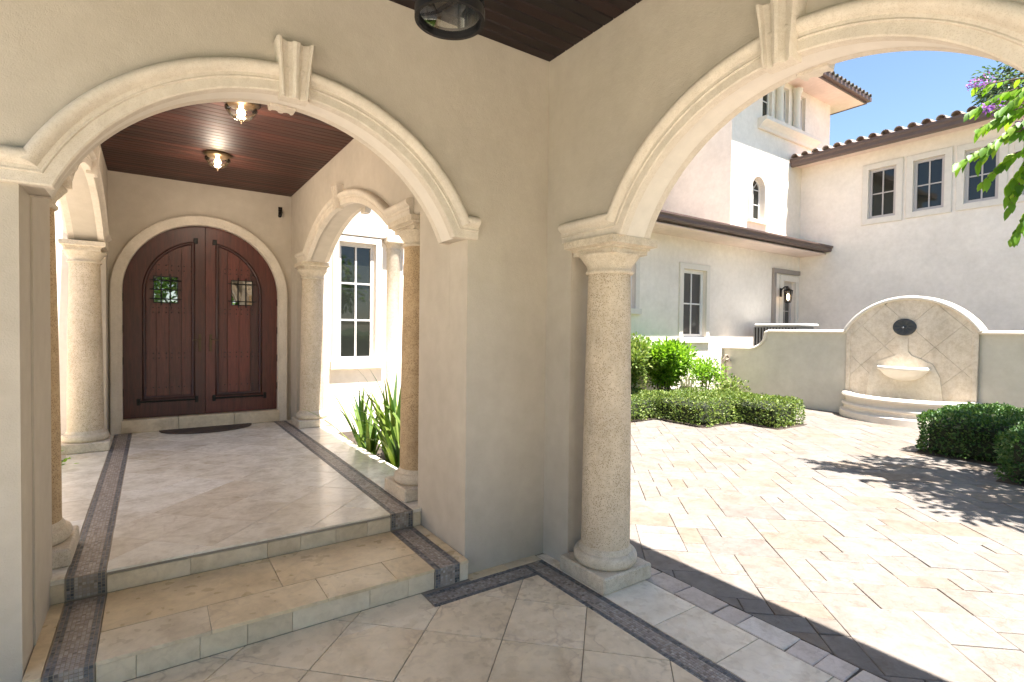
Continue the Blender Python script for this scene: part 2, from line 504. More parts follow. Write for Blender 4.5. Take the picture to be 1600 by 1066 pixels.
def link(name, me, parent=None, label=None, kind=None, at=None):
    o = bpy.data.objects.new(name, me)
    COL.objects.link(o)
    if parent is not None:
        o.parent = parent
        if at is None:
            bpy_update_parent(o, parent)
        else:
            o.location = at
    elif at is not None:
        o.location = at
    if label: o['label'] = label
    if kind: o['kind'] = kind
    return o

def bpy_update_parent(o, parent):
    """vertices are given in world space: cancel the ancestors' transforms"""
    chain = []
    p = parent
    while p is not None:
        chain.append(p); p = p.parent
    m = Matrix.Identity(4)
    for p in reversed(chain):
        m = m @ p.matrix_parent_inverse @ Matrix.Translation(p.location) @ p.rotation_euler.to_matrix().to_4x4()
    o.matrix_parent_inverse = m.inverted()

def copy_tree(o, parent=None):
    c = o.copy(); COL.objects.link(c)
    if parent is not None:
        c.parent = parent; c.matrix_parent_inverse = o.matrix_parent_inverse.copy()
    for ch in list(o.children):
        copy_tree(ch, c)
    return c

def project(p):
    d = Vector(p) - CAM
    z = d.dot(_f)
    if z < 0.05: return None
    return 800 + FPX * d.dot(_r) / z, 533 - FPX * d.dot(_u) / z, z

# wall bases: (u right as seen from outside/inside viewer, v up, w towards the viewer)
def face_neg_y(y):  return lambda u, v, w: (u, y - w, v)          # viewer stands at smaller y
def face_pos_y(y):  return lambda u, v, w: (u, y + w, v)
def face_neg_x(x):  return lambda u, v, w: (x - w, u, v)          # viewer stands at smaller x ; u = world y
def face_pos_x(x):  return lambda u, v, w: (x + w, u, v)

def rect(u0, u1, v0, v1): return [(u0, v0), (u1, v0), (u1, v1), (u0, v1)]
def arc(c, zc, r, a0, a1, n): return [(c + r * cos(a0 + (a1 - a0) * i / n), zc + r * sin(a0 + (a1 - a0) * i / n)) for i in range(n + 1)]

def clip(poly, inside, cut):
    out = []
    for i in range(len(poly)):
        a, b = poly[i], poly[(i + 1) % len(poly)]
        ia, ib = inside(a), inside(b)
        if ia: out.append(a)
        if ia != ib: out.append(cut(a, b))
    return out

def clip_rect(poly, x0, x1, y0, y1):
    def cx(X): return lambda a, b: (X, a[1] + (b[1] - a[1]) * (X - a[0]) / (b[0] - a[0]))
    def cy(Y): return lambda a, b: (a[0] + (b[0] - a[0]) * (Y - a[1]) / (b[1] - a[1]), Y)
    for ins, cut in ((lambda p: p[0] >= x0, cx(x0)), (lambda p: p[0] <= x1, cx(x1)), (lambda p: p[1] >= y0, cy(y0)), (lambda p: p[1] <= y1, cy(y1))):
        if not poly: return poly
        poly = clip(poly, ins, cut)
    return poly

def area(p): return 0.5 * abs(sum(p[i][0] * p[(i + 1) % len(p)][1] - p[(i + 1) % len(p)][0] * p[i][1] for i in range(len(p))))

def stone(mb, poly, z0, z1, c=0.004, jit=0.0):
    """a flat stone from a convex polygon with eased top edges"""
    n = len(poly)
    cx = sum(p[0] for p in poly) / n; cy = sum(p[1] for p in poly) / n
    if jit: poly = [(x + rnd.uniform(-jit, jit), y + rnd.uniform(-jit, jit)) for x, y in poly]
    def shr(p):
        d = Vector((p[0] - cx, p[1] - cy)); l = d.length
        d = d * max(0.0, 1 - 1.4 * c / max(l, 1e-4)); return (cx + d.x, cy + d.y)
    vs = [(x, y, z0) for x, y in poly] + [(x, y, z1 - c * 0.7) for x, y in poly] + [(*shr(p), z1) for p in poly]
    fs = [tuple(2 * n + i for i in range(n))]
    for l in (0, n):
        for i in range(n):
            j = (i + 1) % n
            fs.append((l + i, l + j, l + n + j, l + n + i))
    mb.add(vs, fs)
    return mb

# ------------------------------------------------------------------ dimensions
S = 3.85            # portico is a square of 3.85 m, corner of the two visible walls at the origin
T = 0.27            # wall thickness
CEIL = 3.93
ARC_C = -1.915      # centre of each portico arch along its wall
ZC, R_IN, R_SOF, SPR = 2.0, 1.165, 1.2, 2.455
LAND = 0.282        # landing height
STEP = 0.141
VX0, VX1 = -3.11, -0.73      # vestibule inner faces
DOORY = 5.82

# ------------------------------------------------------------------ ground
def structure(o):
    o['kind'] = 'structure'; return o

g = MB(); g.add([(-400, -400, -0.16), (400, -400, -0.16), (400, 400, -0.16), (-400, 400, -0.16)], [(0, 1, 2, 3)])
structure(g.build('ground', 'lawn'))
g = MB(); g.box(-14, 0.20, -12.0, -4.35, -0.2, -0.03)
g.box(-14, -4.35, -4.35, -0.45, -0.2, -0.03)
structure(g.build('driveway', 'ground'))

b1 = MB(); b1.box(10.58, 14.3, -9.0, 5.26, -0.2, -0.02); structure(b1.build('bounce_yard', 'yard'))  # unseen grey yard added to keep bounce on the wing neutral
# courtyard paving : sand bed + pavers laid diagonally in a random ashlar bond + border course
bed = MB(); bed.add([(0.30, -12.0, -0.012), (10.4, -12.0, -0.012), (10.4, 5.3, -0.012), (0.30, 5.3, -0.012)], [(0, 1, 2, 3)])
paving = structure(bed.build('courtyard_paving', 'joint'))
def lay_pavers():
    mod, ang = 0.182, radians(-42)
    ca, sa = cos(ang), sin(ang)
    N = 128
    used = np.zeros((N, N), bool)
    ox, oy = 5.0, -3.0
    out = []; placed = []
    def put(a, b, tries):
        for _ in range(tries):
            i, j = rnd.randrange(N - a), rnd.randrange(N - b)
            if not used[i:i + a, j:j + b].any():
                used[i:i + a, j:j + b] = True; placed.append((i, j, a, b))
    put(3, 2, 2300); put(2, 3, 1900); put(2, 2, 5000); put(2, 1, 6500); put(1, 2, 5200)
    for i in range(N):
        for j in range(N):
            if used[i, j]: continue
            for a, b in ((2, 2), (2, 1), (1, 2), (1, 1)) if rnd.random() < 0.85 else ((1, 1),):
                if i + a <= N and j + b <= N and not used[i:i + a, j:j + b].any():
                    used[i:i + a, j:j + b] = True; placed.append((i, j, a, b)); break
    gap = 0.0026
    for i, j, a, b in placed:
        u0, u1, v0, v1 = (i - N / 2) * mod + gap, (i + a - N / 2) * mod - gap, (j - N / 2) * mod + gap, (j + b - N / 2) * mod - gap
        poly = [(ox + u * ca - v * sa, oy + u * sa + v * ca) for u, v in ((u0, v0), (u1, v0), (u1, v1), (u0, v1))]
        q = clip_rect(poly, 0.545, 10.36, -11.8, 5.26)
        if len(q) >= 3 and area(q) > 0.0015:
            out.append((q, True, a, b))
    res = []
    for q, whole, a, b in out:
        cx = sum(p[0] for p in q) / len(q); cy = sum(p[1] for p in q) / len(q)
        pr = project((cx, cy, 0))
        vis = pr is not None and -20 < pr[0] < 1630 and pr[1] < 1090 and pr[0] > 905
        size = area(q) / pr[2] ** 3 if vis else 0
        res.append((size, q))
    res.sort(key=lambda t: -t[0])
    rest = MB()
    for k, (size, q) in enumerate(res):
        dz = rnd.uniform(-0.003, 0.0015)
        if k < 292 and size > 0:
            cx = sum(p[0] for p in q) / len(q); cy = sum(p[1] for p in q) / len(q)
            mb = MB(); stone(mb, [(x - cx, y - cy) for x, y in q], -0.02, dz, 0.004, 0.004)
            o = mb.build('paver', 'paver', paving, at=(cx, cy, 0))
        else:
            stone(rest, q, -0.02, dz, 0.004, 0.004)
    rest.build('paver_field', 'paver', paving, kind='stuff')
lay_pavers()
# border course along the portico floor edge
y = -4.6
while y < 2.2:
    l = rnd.choice((0.16, 0.2, 0.26, 0.3))
    mb = MB(); stone(mb, [(0.342, y + 0.005), (0.535, y + 0.005), (0.535, y + l - 0.005), (0.342, y + l - 0.005)], -0.02, rnd.uniform(-0.003, 0.002), 0.006, 0.006)
    mb.build('border_paver', 'paver_edge', paving)
    y += l

# garden beds beside the vestibule
b1 = MB(); b1.box(-0.40, 0.12, 0.28, 5.26, -0.2, 0.1); structure(b1.build('garden_bed', 'soil'))
b1 = MB(); b1.box(0.12, 0.54, 0.28, 5.26, -0.2, 0.06); structure(b1.build('garden_bounce_strip', 'ground'))  # pale strip added to bounce light into the vestibule
b1 = MB(); b1.box(-3.9, -3.44, 0.28, 5.26, -0.2, 0.1); structure(b1.build('garden_bed', 'soil'))
b1 = MB(); b1.box(-14, -3.9, -0.448, 5.26, -0.2, 0.02); structure(b1.build('side_bounce_paving', 'ground'))  # pale ground put in left of the entry to throw light back

# ------------------------------------------------------------------ portico floor
fl = MB(); fl.box(-4.3, 0.33, -4.3, -0.05, -0.2, -0.006)
fl.box(-0.73, 0.33, -0.05, 0.26, -0.2, -0.006); fl.box(-4.3, -3.12, -0.05, 0.26, -0.2, -0.006)
floor = structure(fl.build('portico_floor', 'grout'))
def diag_tiles(x0, x1, y0, y1, z0, z1, sz, u_off, v_off, name, mat, parent, gap=0.0028, ch=0.0015):
    r2 = sqrt(2)
    ks = range(-24, 24)
    for i in ks:
        for j in ks:
            u0, v0 = u_off + i * sz + gap, v_off + j * sz + gap
            u1, v1 = u0 + sz - 2 * gap, v0 + sz - 2 * gap
            poly = [((u - v) / r2, (u + v) / r2) for u, v in ((u0, v0), (u1, v0), (u1, v1), (u0, v1))]
            q = clip_rect(poly, x0, x1, y0, y1)
            if len(q) < 3 or area(q) < 0.0006: continue
            cx = sum(p[0] for p in q) / len(q); cy = sum(p[1] for p in q) / len(q)
            mb = MB(); stone(mb, [(x - cx, y - cy) for x, y in q], z0, z1 + rnd.uniform(-0.0006, 0.0006), ch)
            mb.build(name, mat, parent, at=(cx, cy, 0))
diag_tiles(-S + 0.275, -0.275, -S + 0.275, -0.285, -0.02, 0.0, 0.47, -1.245, 0.085, 'tile', 'tile', floor)

def strip_stones(x0, x1, y0, y1, z0, z1, along, lens, name, mat, parent, gap=0.0025, ch=0.002, first=None):
    a, b = (x0, x1) if along == 'x' else (y0, y1)
    t = a; k = 0
    while t < b - 1e-3:
        l = lens[k % len(lens)] if not callable(lens) else lens()
        e = min(b, t + l)
        if b - e < 0.08: e = b
        q = rect(t + gap, e - gap, y0 + gap, y1 - gap) if along == 'x' else rect(x0 + gap, x1 - gap, t + gap, e - gap)
        mb = MB(); stone(mb, q, z0, z1, ch)
        mb.build(name, mat, parent)
        t = e; k += 1
# stones in the openings outside the mosaic band
strip_stones(-0.085, 0.335, -S + 0.09, -0.02, -0.02, 0.0, 'y', [0.41, 0.43, 0.44, 0.43], 'edge_stone', 'edge', floor)
strip_stones(-0.73, -0.09, -0.095, 0.0, -0.02, 0.0, 'x', [0.34, 0.3], 'edge_stone', 'tread', floor)
strip_stones(-S + 0.09, -3.12, -0.095, 0.0, -0.02, 0.0, 'x', [0.34, 0.3], 'edge_stone', 'tread', floor)
strip_stones(-S - T, -0.085, -S - T, -S + 0.085, -0.02, 0.0, 'x', [0.45], 'edge_stone', 'edge', floor)
strip_stones(-S - T, -S + 0.085, -S + 0.09, -0.1, -0.02, 0.0, 'y', [0.45], 'edge_stone', 'edge', floor)

def tesserae(dark, field, nu, nv, origin, du, dv, dn, edge, size=0.0186):
    """grid of nu x nv small cubes; columns within `edge` of either side are dark"""
    o = Vector(origin); du = Vector(du); dv = Vector(dv); dn = Vector(dn)
    for i in range(nu):
        tgt = dark if (i < edge or i >= nu - edge) else field
        for j in range(nv):
            g = 0.0016
            a0, a1 = i * size + g, (i + 1) * size - g
            b0, b1 = j * size + g, (j + 1) * size - g
            jx = rnd.uniform(-0.0008, 0.0008); h = rnd.uniform(0.0012, 0.0026)
            base = [o + du * (a + jx) + dv * b for a, b in ((a0, b0), (a1, b0), (a1, b1), (a0, b1))]
            tgt.add([p for p in base] + [p + dn * h for p in base], [(4, 5, 6, 7), (0, 1, 5, 4), (1, 2, 6, 5), (2, 3, 7, 6), (3, 0, 4, 7)])
def mosaic_run(parent, runs, base_parent_mat='grout'):
    d, f_ = MB(), MB()
    for r in runs: tesserae(d, f_, *r)
    d.build('mosaic_border', 'mosaic_dark', parent, kind='stuff')
    f_.build('mosaic_field', 'mosaic_field', parent, kind='stuff')
ts = 0.0186
mosaic_run(floor, [
    (10, int(3.66 / ts), (-0.276, -0.09 - 3.66, -0.004), (1, 0, 0), (0, 1, 0), (0, 0, 1), 2),               # beside the courtyard arch
    (10, int(0.82 / ts), (-0.276 - 0.82, -0.282, -0.004), (0, 1, 0), (1, 0, 0), (0, 0, 1), 2),              # along the front wall
    (10, int(0.72 / ts), (-S + 0.28, -0.282, -0.004), (0, 1, 0), (1, 0, 0), (0, 0, 1), 2),
    (10, int(3.3 / ts), (-S + 0.09, -S + 0.28, -0.004), (1, 0, 0), (0, 1, 0), (0, 0, 1), 2),
    (10, int(3.3 / ts), (-S + 0.28, -S + 0.09, -0.004), (0, 1, 0), (1, 0, 0), (0, 0, 1), 2),
])
diag_tiles(-S + 0.29 + 0.72, -0.276 - 0.83, -0.285, -0.07, -0.02, 0.0, 0.47, -1.245, 0.085, 'tile', 'tile', floor)

# ------------------------------------------------------------------ steps and landing
st = MB(); st.box(-3.119, -0.731, -0.055, 0.73, -0.2, STEP - 0.012)
st.box(-3.42, -0.42, 0.755, DOORY + 0.2, -0.2, LAND - 0.012)
landing = structure(st.build('entry_landing', 'grout'))
diag_tiles(-2.845, -1.005, 0.745, DOORY - 0.005, LAND - 0.014, LAND, 0.47, -0.1, 0.3, 'tile', 'landing', landing, 0.0014)
strip_stones(-3.43, -3.045, 0.745, DOORY, LAND - 0.03, LAND, 'y', [0.62, 0.55, 0.6], 'border_stone', 'landing', landing, 0.0014)
strip_stones(-0.805, -0.41, 0.745, DOORY, LAND - 0.03, LAND, 'y', [0.6, 0.52, 0.64], 'border_stone', 'landing', landing, 0.0014)
# side faces of the landing
for x, s in ((-0.41, 1), (-3.43, -1)):
    y = 1.46
    while y < 4.85:
        mb = MB(); mb.cbox(min(x - s * 0.03, x - s * 0.002), max(x - s * 0.03, x - s * 0.002), y, y + 0.56, -0.1, LAND - 0.032, 0.003); mb.build('side_stone', 'riser', landing); y += 0.564
# lower tread : nosing row and back row
strip_stones(-2.845, -1.005, -0.075, 0.235, STEP - 0.02, STEP, 'x', [0.5, 0.62, 0.45, 0.6], 'tread_stone', 'tread', landing, 0.0016)
strip_stones(-2.845, -1.005, 0.238, 0.742, STEP - 0.02, STEP, 'x', [0.92, 0.92], 'tread_stone', 'tread', landing, 0.0016)
strip_stones(-3.115, -3.045, -0.075, 0.742, STEP - 0.02, STEP, 'y', [0.6, 0.4], 'tread_stone', 'tread', landing, 0.0016)
strip_stones(-0.805, -0.736, -0.075, 0.742, STEP - 0.02, STEP, 'y', [0.6, 0.4], 'tread_stone', 'tread', landing, 0.0016)
def risers(y, z0, z1, cuts):
    for a, b in zip(cuts, cuts[1:]):
        mb = MB(); mb.cbox(a + 0.0009, b - 0.0009, y, y + 0.014, z0, z1, 0.0025); mb.build('riser_stone', 'riser', landing)
risers(-0.069, 0.0005, STEP - 0.021, [-2.845, -2.681, -2.4, -2.169, -1.93, -1.462, -1.199, -1.005])
risers(-0.069, 0.0005, STEP - 0.021, [-3.115, -3.045]); risers(-0.069, 0.0005, STEP - 0.021, [-0.805, -0.736])
risers(0.7405, STEP + 0.0005, LAND - 0.031, [-2.845, -2.402, -1.931, -1.704, -1.446, -1.2, -1.005])
risers(0.7405, STEP + 0.0005, LAND - 0.031, [-3.115, -3.045]); risers(0.7405, STEP + 0.0005, LAND - 0.031, [-0.805, -0.736])
runs = []
for x in (-3.038, -0.998):
    runs.append((10, int(5.06 / ts), (x, 0.745, LAND - 0.004), (1, 0, 0), (0, 1, 0), (0, 0, 1), 2))
    runs.append((10, int(0.815 / ts), (x, -0.076, STEP - 0.004), (1, 0, 0), (0, 1, 0), (0, 0, 1), 2))
    runs.append((10, 7, (x, -0.0745, 0.006), (1, 0, 0), (0, 0, 1), (0, -1, 0), 2))
    runs.append((10, 7, (x, 0.7425, STEP + 0.006), (1, 0, 0), (0, 0, 1), (0, -1, 0), 2))
mosaic_run(landing, runs)
gs = MB()
for x in (-3.043, -1.003):
    gs.box(x, x + 0.196, -0.074, 0.74, STEP - 0.02, STEP - 0.0035)
    gs.box(x, x + 0.196, 0.7432, DOORY, LAND - 0.02, LAND - 0.0035)
    gs.box(x, x + 0.196, -0.0738, -0.056, 0.0, STEP - 0.021); gs.box(x, x + 0.196, 0.7433, 0.756, STEP, LAND - 0.021)
gs.build('mosaic_bed', 'grout', landing)

# ------------------------------------------------------------------ portico
portico = empty('portico', (-1.92, -1.92, 0), 'square cream stucco portico whose tall arches frame the entry and the courtyard', 'portico')
FOOT = sqrt(R_SOF ** 2 - (SPR - ZC) ** 2)
FOOT_IN = sqrt(R_IN ** 2 - (SPR - ZC) ** 2)
def arch_hole(c, jamb, base, foot=FOOT, r=R_SOF, zc=ZC, spr=SPR, n=40):
    a = math.asin((spr - zc) / r)
    pts = [(c - jamb, base), (c - jamb, spr)] + [(c + r * cos(pi - a - (pi - 2 * a) * i / n), zc + r * sin(pi - a - (pi - 2 * a) * i / n)) for i in range(n + 1)] + [(c + jamb, spr), (c + jamb, base)]
    return pts
def arch_wall(name, mp, u0, u1, c, jamb, parent, mat='stucco', top=CEIL + 0.25, base=-0.1, **k):
    h = arch_hole(c, jamb, base, **k)
    poly = [(u0, base)] + h + [(u1, base), (u1, top), (u0, top)]
    o = MB().prism(poly, mp, -T, 0.0).build(name, mat, parent)
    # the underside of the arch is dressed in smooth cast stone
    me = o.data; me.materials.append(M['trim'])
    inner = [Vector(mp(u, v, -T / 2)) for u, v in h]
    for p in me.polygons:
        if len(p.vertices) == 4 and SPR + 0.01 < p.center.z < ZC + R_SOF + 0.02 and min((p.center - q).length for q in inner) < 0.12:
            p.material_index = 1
    return o
ARCHI = [(-0.004, -0.03), (-0.004, 0.03), (0.003, 0.036), (0.05, 0.037), (0.053, 0.044), (0.057, 0.046), (0.061, 0.044), (0.064, 0.041), (0.08, 0.042), (0.085, 0.049), (0.092, 0.06), (0.103, 0.071), (0.118, 0.077), (0.134, 0.074), (0.147, 0.064), (0.155, 0.048), (0.158, 0.03), (0.158, -0.01)]
def archivolt(mp, c, ear0, ear1, parent, r=R_IN, zc=ZC, spr=SPR, n=56, k=1.0, mat='mould', name='archivolt'):
    a = math.asin((spr - zc) / r)
    hw = r * cos(a)
    path = [(c + hw + ear1, spr), (c + hw, spr)] + [(c + r * cos(a + (pi - 2 * a) * i / n), zc + r * sin(a + (pi - 2 * a) * i / n)) for i in range(1, n)] + [(c - hw, spr), (c - hw - ear0, spr)]
    pr = [(o * k, w * k if w > 0 else w) for o, w in ARCHI]
    return MB().sweep(path, pr, mp).build(name, mat, parent, smooth=38)
def keystone(mp, c, z0, z1, parent, w0=0.075, w1=0.104, proud=0.12, mat='mould'):
    sec = [(-1, 0.0), (-1, 0.86), (-0.9, 1.0), (-0.78, 0.98), (-0.7, 0.8), (-0.42, 0.74), (-0.24, 0.84), (-0.18, 1.0), (0.0, 1.06), (0.18, 1.0), (0.24, 0.84), (0.42, 0.74), (0.7, 0.8), (0.78, 0.98), (0.9, 1.0), (1, 0.86), (1, 0.0)]
    vs = []; rows = 9
    for i in range(rows):
        t = i / (rows - 1)
        hw = w0 + (w1 - w0) * (t ** 1.3)
        d = proud * (0.86 + 0.1 * t + 0.28 * max(0, t - 0.72) ** 1.0)
        if i == 0: d *= 0.93
        for u, w in sec: 
            z = z0 + (z1 - z0) * t + (0.014 * (abs(u) - 0.4) if t > 0.9 else 0)
            vs.append(mp(c + hw * u, z, w * d - 0.01))
    k = len(sec); fs = []
    for i in range(rows - 1):
        for j in range(k): fs.append((i * k + j, i * k + (j + 1) % k, (i + 1) * k + (j + 1) % k, (i + 1) * k + j))
    fs.append(tuple(range(k))); fs.append(tuple((rows - 1) * k + j for j in range(k))[::-1])
    return MB().add(vs, fs).build('keystone', mat, parent, smooth=40)

J = 1.195
mp_in = face_neg_y(0.0)
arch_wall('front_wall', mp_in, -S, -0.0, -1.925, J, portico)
archivolt(face_neg_y(0.0), -1.925, 0.19, 0.19, portico)
archivolt(face_pos_y(T), -1.925, 0.15, 0.15, portico, r=R_SOF + 0.003)
keystone(face_neg_y(0.0), -1.925, 3.125, 3.435, portico)
keystone(face_pos_y(T), -1.925, 3.185, 3.455, portico)
JR = 1.6
c = -1.9
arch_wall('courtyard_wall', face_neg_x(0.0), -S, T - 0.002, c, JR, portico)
archivolt(face_neg_x(0.0), c, 0.6, 0.6, portico)
archivolt(face_pos_x(T), c, 0.55, 0.55, portico, r=R_SOF + 0.003)
keystone(face_neg_x(0.0), c, 3.125, 3.435, portico)
keystone(face_pos_x(T), c, 3.185, 3.455, portico)
# unseen drive sides, opened wide between corner posts to let light in
MB().box(-S - T, T, -S - T, -S - 0.002, 3.6, CEIL + 0.25).build('rear_beam', 'stucco', portico)
MB().box(-S - T, -S - 0.002, -S + 0.0, T, 3.6, CEIL + 0.25).build('driveway_beam', 'stucco', portico)
for x, y in ((0.0, -S - T), (-S - T, -S - T), (-S - T, 0.0)):
    MB().box(x + 0.002, x + T - 0.004, y + 0.001, y + T - 0.003, -0.1, 3.598).build('corner_post', 'stucco', portico)
# ceiling of dark boards
cb = MB(); cb.box(-S, 0, -S, 0, CEIL + 0.03, CEIL + 0.06)
pc = cb.build('ceiling', 'black', portico)
y = -S + 0.002
me_pl = None
while y < -0.05:
    if me_pl is None:
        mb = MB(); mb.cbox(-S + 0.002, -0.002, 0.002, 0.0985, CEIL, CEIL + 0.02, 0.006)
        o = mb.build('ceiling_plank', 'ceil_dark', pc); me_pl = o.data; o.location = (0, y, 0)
    else:
        o = link('ceiling_plank', me_pl, pc); o.location = (0, y, 0)
    y += 0.1012
# unseen roof: deep courtyard eave, the others trimmed to let sun in
XE = 0.97
rf = MB()
RX0, RY0 = -S - T - 0.3, -S - T - 0.3
rf.box(RX0, XE, RY0, T + 0.1, CEIL + 0.25, CEIL + 0.4)
ap = Vector((-1.9, -1.9, 5.2)); q = [(RX0, RY0, CEIL + 0.4), (XE, RY0, CEIL + 0.4), (XE, T + 0.1, CEIL + 0.4), (RX0, T + 0.1, CEIL + 0.4)]
rf.add(q + [ap], [(0, 1, 4), (1, 2, 4), (2, 3, 4), (3, 0, 4)])
rf.build('roof', 'roof', portico)

# ------------------------------------------------------------------ columns
def make_column(loc, h, label, r0=0.182, r1=0.152, plinth=0.275, ab=0.31, abx=None, mat='coral', capmat='coral_pale', pl_h=0.115, group='round stone columns carrying the arches'):
    c = empty('stone_column', loc, label, 'column', group)
    c['group'] = group
    z = pl_h
    MB().cbox(-plinth, plinth, -plinth, plinth, 0.0, pl_h, 0.012).build('plinth', capmat, c, at=(0, 0, 0))
    base = [(0.02, z - 0.01), (r0 + 0.045, z - 0.01)] + [(r0 + 0.024 + 0.03 * cos(t), z + 0.045 + 0.045 * sin(t)) for t in [radians(a) for a in range(-80, 91, 17)]] + [(r0 + 0.018, z + 0.092), (r0 + 0.014, z + 0.106), (r0 + 0.006, z + 0.12), (r0, z + 0.128), (0.02, z + 0.128)]
    MB().lathe(base, n=48, caps=False).build('base', capmat, c, smooth=50, at=(0, 0, 0))
    zt = h - 0.235
    shaft = [(0.02, z + 0.1)] + [(r0 + (r1 - r0) * (t ** 1.6), z + 0.12 + (zt - z - 0.12) * t) for t in [i / 14 for i in range(15)]] + [(0.02, zt)]
    MB().lathe(shaft, n=56, caps=False).build('shaft', mat, c, smooth=50, at=(0, 0, 0))
    cap = [(0.02, zt - 0.012), (r1 + 0.012, zt - 0.012), (r1 + 0.02, zt - 0.004), (r1 + 0.02, zt + 0.008), (r1 + 0.01, zt + 0.018), (r1 + 0.006, zt + 0.03), (r1 + 0.016, zt + 0.055), (r1 + 0.04, zt + 0.085), (r1 + 0.056, zt + 0.108), (r1 + 0.066, zt + 0.118), (r1 + 0.066, zt + 0.126), (0.02, zt + 0.126)]
    MB().lathe(cap, n=48, caps=False).build('capital', capmat, c, smooth=45, at=(0, 0, 0))
    a = abx or ab
    mb = MB(); z0 = zt + 0.124
    for hw, za, zb in ((-0.05, z0, z0 + 0.035), (-0.035, z0 + 0.035, z0 + 0.048), (0.0, z0 + 0.06, h - 0.0015)):
        mb.box(-(a + hw), a + hw, -(ab + hw), ab + hw, za, zb)
    # cove between the two tiers
    A0, B0, A1, B1 = a - 0.035, ab - 0.035, a, ab
    vs = [(-A0, -B0, z0 + 0.048), (A0, -B0, z0 + 0.048), (A0, B0, z0 + 0.048), (-A0, B0, z0 + 0.048), (-A1, -B1, z0 + 0.06), (A1, -B1, z0 + 0.06), (A1, B1, z0 + 0.06), (-A1, B1, z0 + 0.06)]
    mb.add(vs, [(0, 1, 5, 4), (1, 2, 6, 5), (2, 3, 7, 6), (3, 0, 4, 7)])
    mb.build('abacus', capmat, c, at=(0, 0, 0))
    return c
col = make_column((0.15, -0.55, 0), SPR, 'full pitted coral stone column on square plinth at the courtyard arch', r0=0.178, ab=0.25, abx=0.225, plinth=0.24)
def col_copy(src, loc, label, rz=0):
    c = copy_tree(src); c.location = loc; c['label'] = label; c.rotation_euler = (0, 0, rz)
    return c
col_copy(col, (0.15, -3.25, 0), 'coral stone column at the far end of the courtyard arch beyond the frame')
# ------------------------------------------------------------------ vestibule
vest = empty('entry_vestibule', (-1.92, 3.2, LAND), 'cream stucco entry vestibule under a dark board ceiling leading to the front door', 'vestibule')
VT = 0.28
A3 = dict(foot=0, r=2.93, zc=0.36, spr=2.79)
A3C = 3.1
def vest_side(mp, mpo, s):
    h = arch_hole(A3C, 2.32, -0.1, r=2.93, zc=0.36, spr=2.79, n=36)
    poly = [(T + 0.001, -0.1)] + [(max(u, 0.82) if v < 2.8 and u < 2 else u, v) for u, v in h] + [(DOORY, -0.1), (DOORY, CEIL + 0.25), (T + 0.001, CEIL + 0.25)]
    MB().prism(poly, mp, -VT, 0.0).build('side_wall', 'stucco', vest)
    archivolt(mp, A3C, 0.56, 0.56, vest, r=2.9, zc=0.36, spr=2.79, k=0.95)
    archivolt(mpo, A3C, 0.5, 0.5, vest, r=2.933, zc=0.36, spr=2.79, k=0.95)
    keystone(mp, A3C, 3.225, 3.5, vest, 0.07, 0.1, 0.1)
    keystone(mpo, A3C, 3.225, 3.5, vest, 0.07, 0.1, 0.1)
vest_side(face_neg_x(VX1), face_pos_x(VX1 + VT), 1)
vest_side(face_pos_x(VX0), face_neg_x(VX0 - VT), -1)
# door wall with arched opening
DC, DW, DZ0, DSP = -1.942, 1.023, 0.47, 2.3
dh = [(DC - DW, LAND - 0.05), (DC - DW, DSP)] + [(DC + DW * cos(pi - pi * i / 40), DSP + DW * sin(pi - pi * i / 40)) for i in range(1, 40)] + [(DC + DW, DSP), (DC + DW, LAND - 0.05)]
MB().prism([(VX0 - VT, LAND - 0.05)] + dh + [(VX1 + VT, LAND - 0.05), (VX1 + VT, CEIL + 0.25), (VX0 - VT, CEIL + 0.25)], face_neg_y(DOORY), -0.35, 0.0).build('door_wall', 'stucco', vest)
spath = [(DC + DW, LAND), (DC + DW, DSP)] + [(DC + DW * cos(pi * i / 44), DSP + DW * sin(pi * i / 44)) for i in range(1, 44)] + [(DC - DW, DSP), (DC - DW, LAND)]
sprof = [(-0.012, -0.12), (-0.012, 0.035), (-0.004, 0.045), (0.03, 0.047), (0.05, 0.05), (0.085, 0.062), (0.115, 0.062), (0.127, 0.052), (0.13, -0.01)]
MB().sweep(spath, sprof, face_neg_y(DOORY)).build('door_surround', 'mould', vest, smooth=38)
mb = MB(); mb.cbox(DC - DW - 0.01, DC - 0.35, DOORY - 0.05, DOORY + 0.2, LAND, DZ0 - 0.006, 0.008); mb.build('threshold_stone', 'riser', vest)
mb = MB(); mb.cbox(DC - 0.347, DC + 0.38, DOORY - 0.05, DOORY + 0.2, LAND, DZ0 - 0.006, 0.008); mb.build('threshold_stone', 'riser', vest)
mb = MB(); mb.cbox(DC + 0.383, DC + DW + 0.01, DOORY - 0.05, DOORY + 0.2, LAND, DZ0 - 0.006, 0.008); mb.build('threshold_stone', 'riser', vest)
# ceiling boards
cb = MB(); cb.box(VX0, VX1, T, DOORY, CEIL + 0.03, CEIL + 0.06)
vc = cb.build('ceiling', 'black', vest)
y = T + 0.002; me_pl = None
while y < DOORY - 0.05:
    if me_pl is None:
        mb = MB(); mb.cbox(VX0 + 0.002, VX1 - 0.002, 0.002, 0.0985, CEIL, CEIL + 0.02, 0.006)
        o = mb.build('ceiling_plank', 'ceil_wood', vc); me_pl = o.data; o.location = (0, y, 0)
    else:
        o = link('ceiling_plank', me_pl, vc); o.location = (0, y, 0)
    y += 0.1012
mb = MB(); mb.box(VX0 - VT - 0.08, VX1 + VT + 0.08, T + 0.11, DOORY + 0.3, CEIL + 0.25, CEIL + 0.42); mb.build('roof', 'roof', vest)

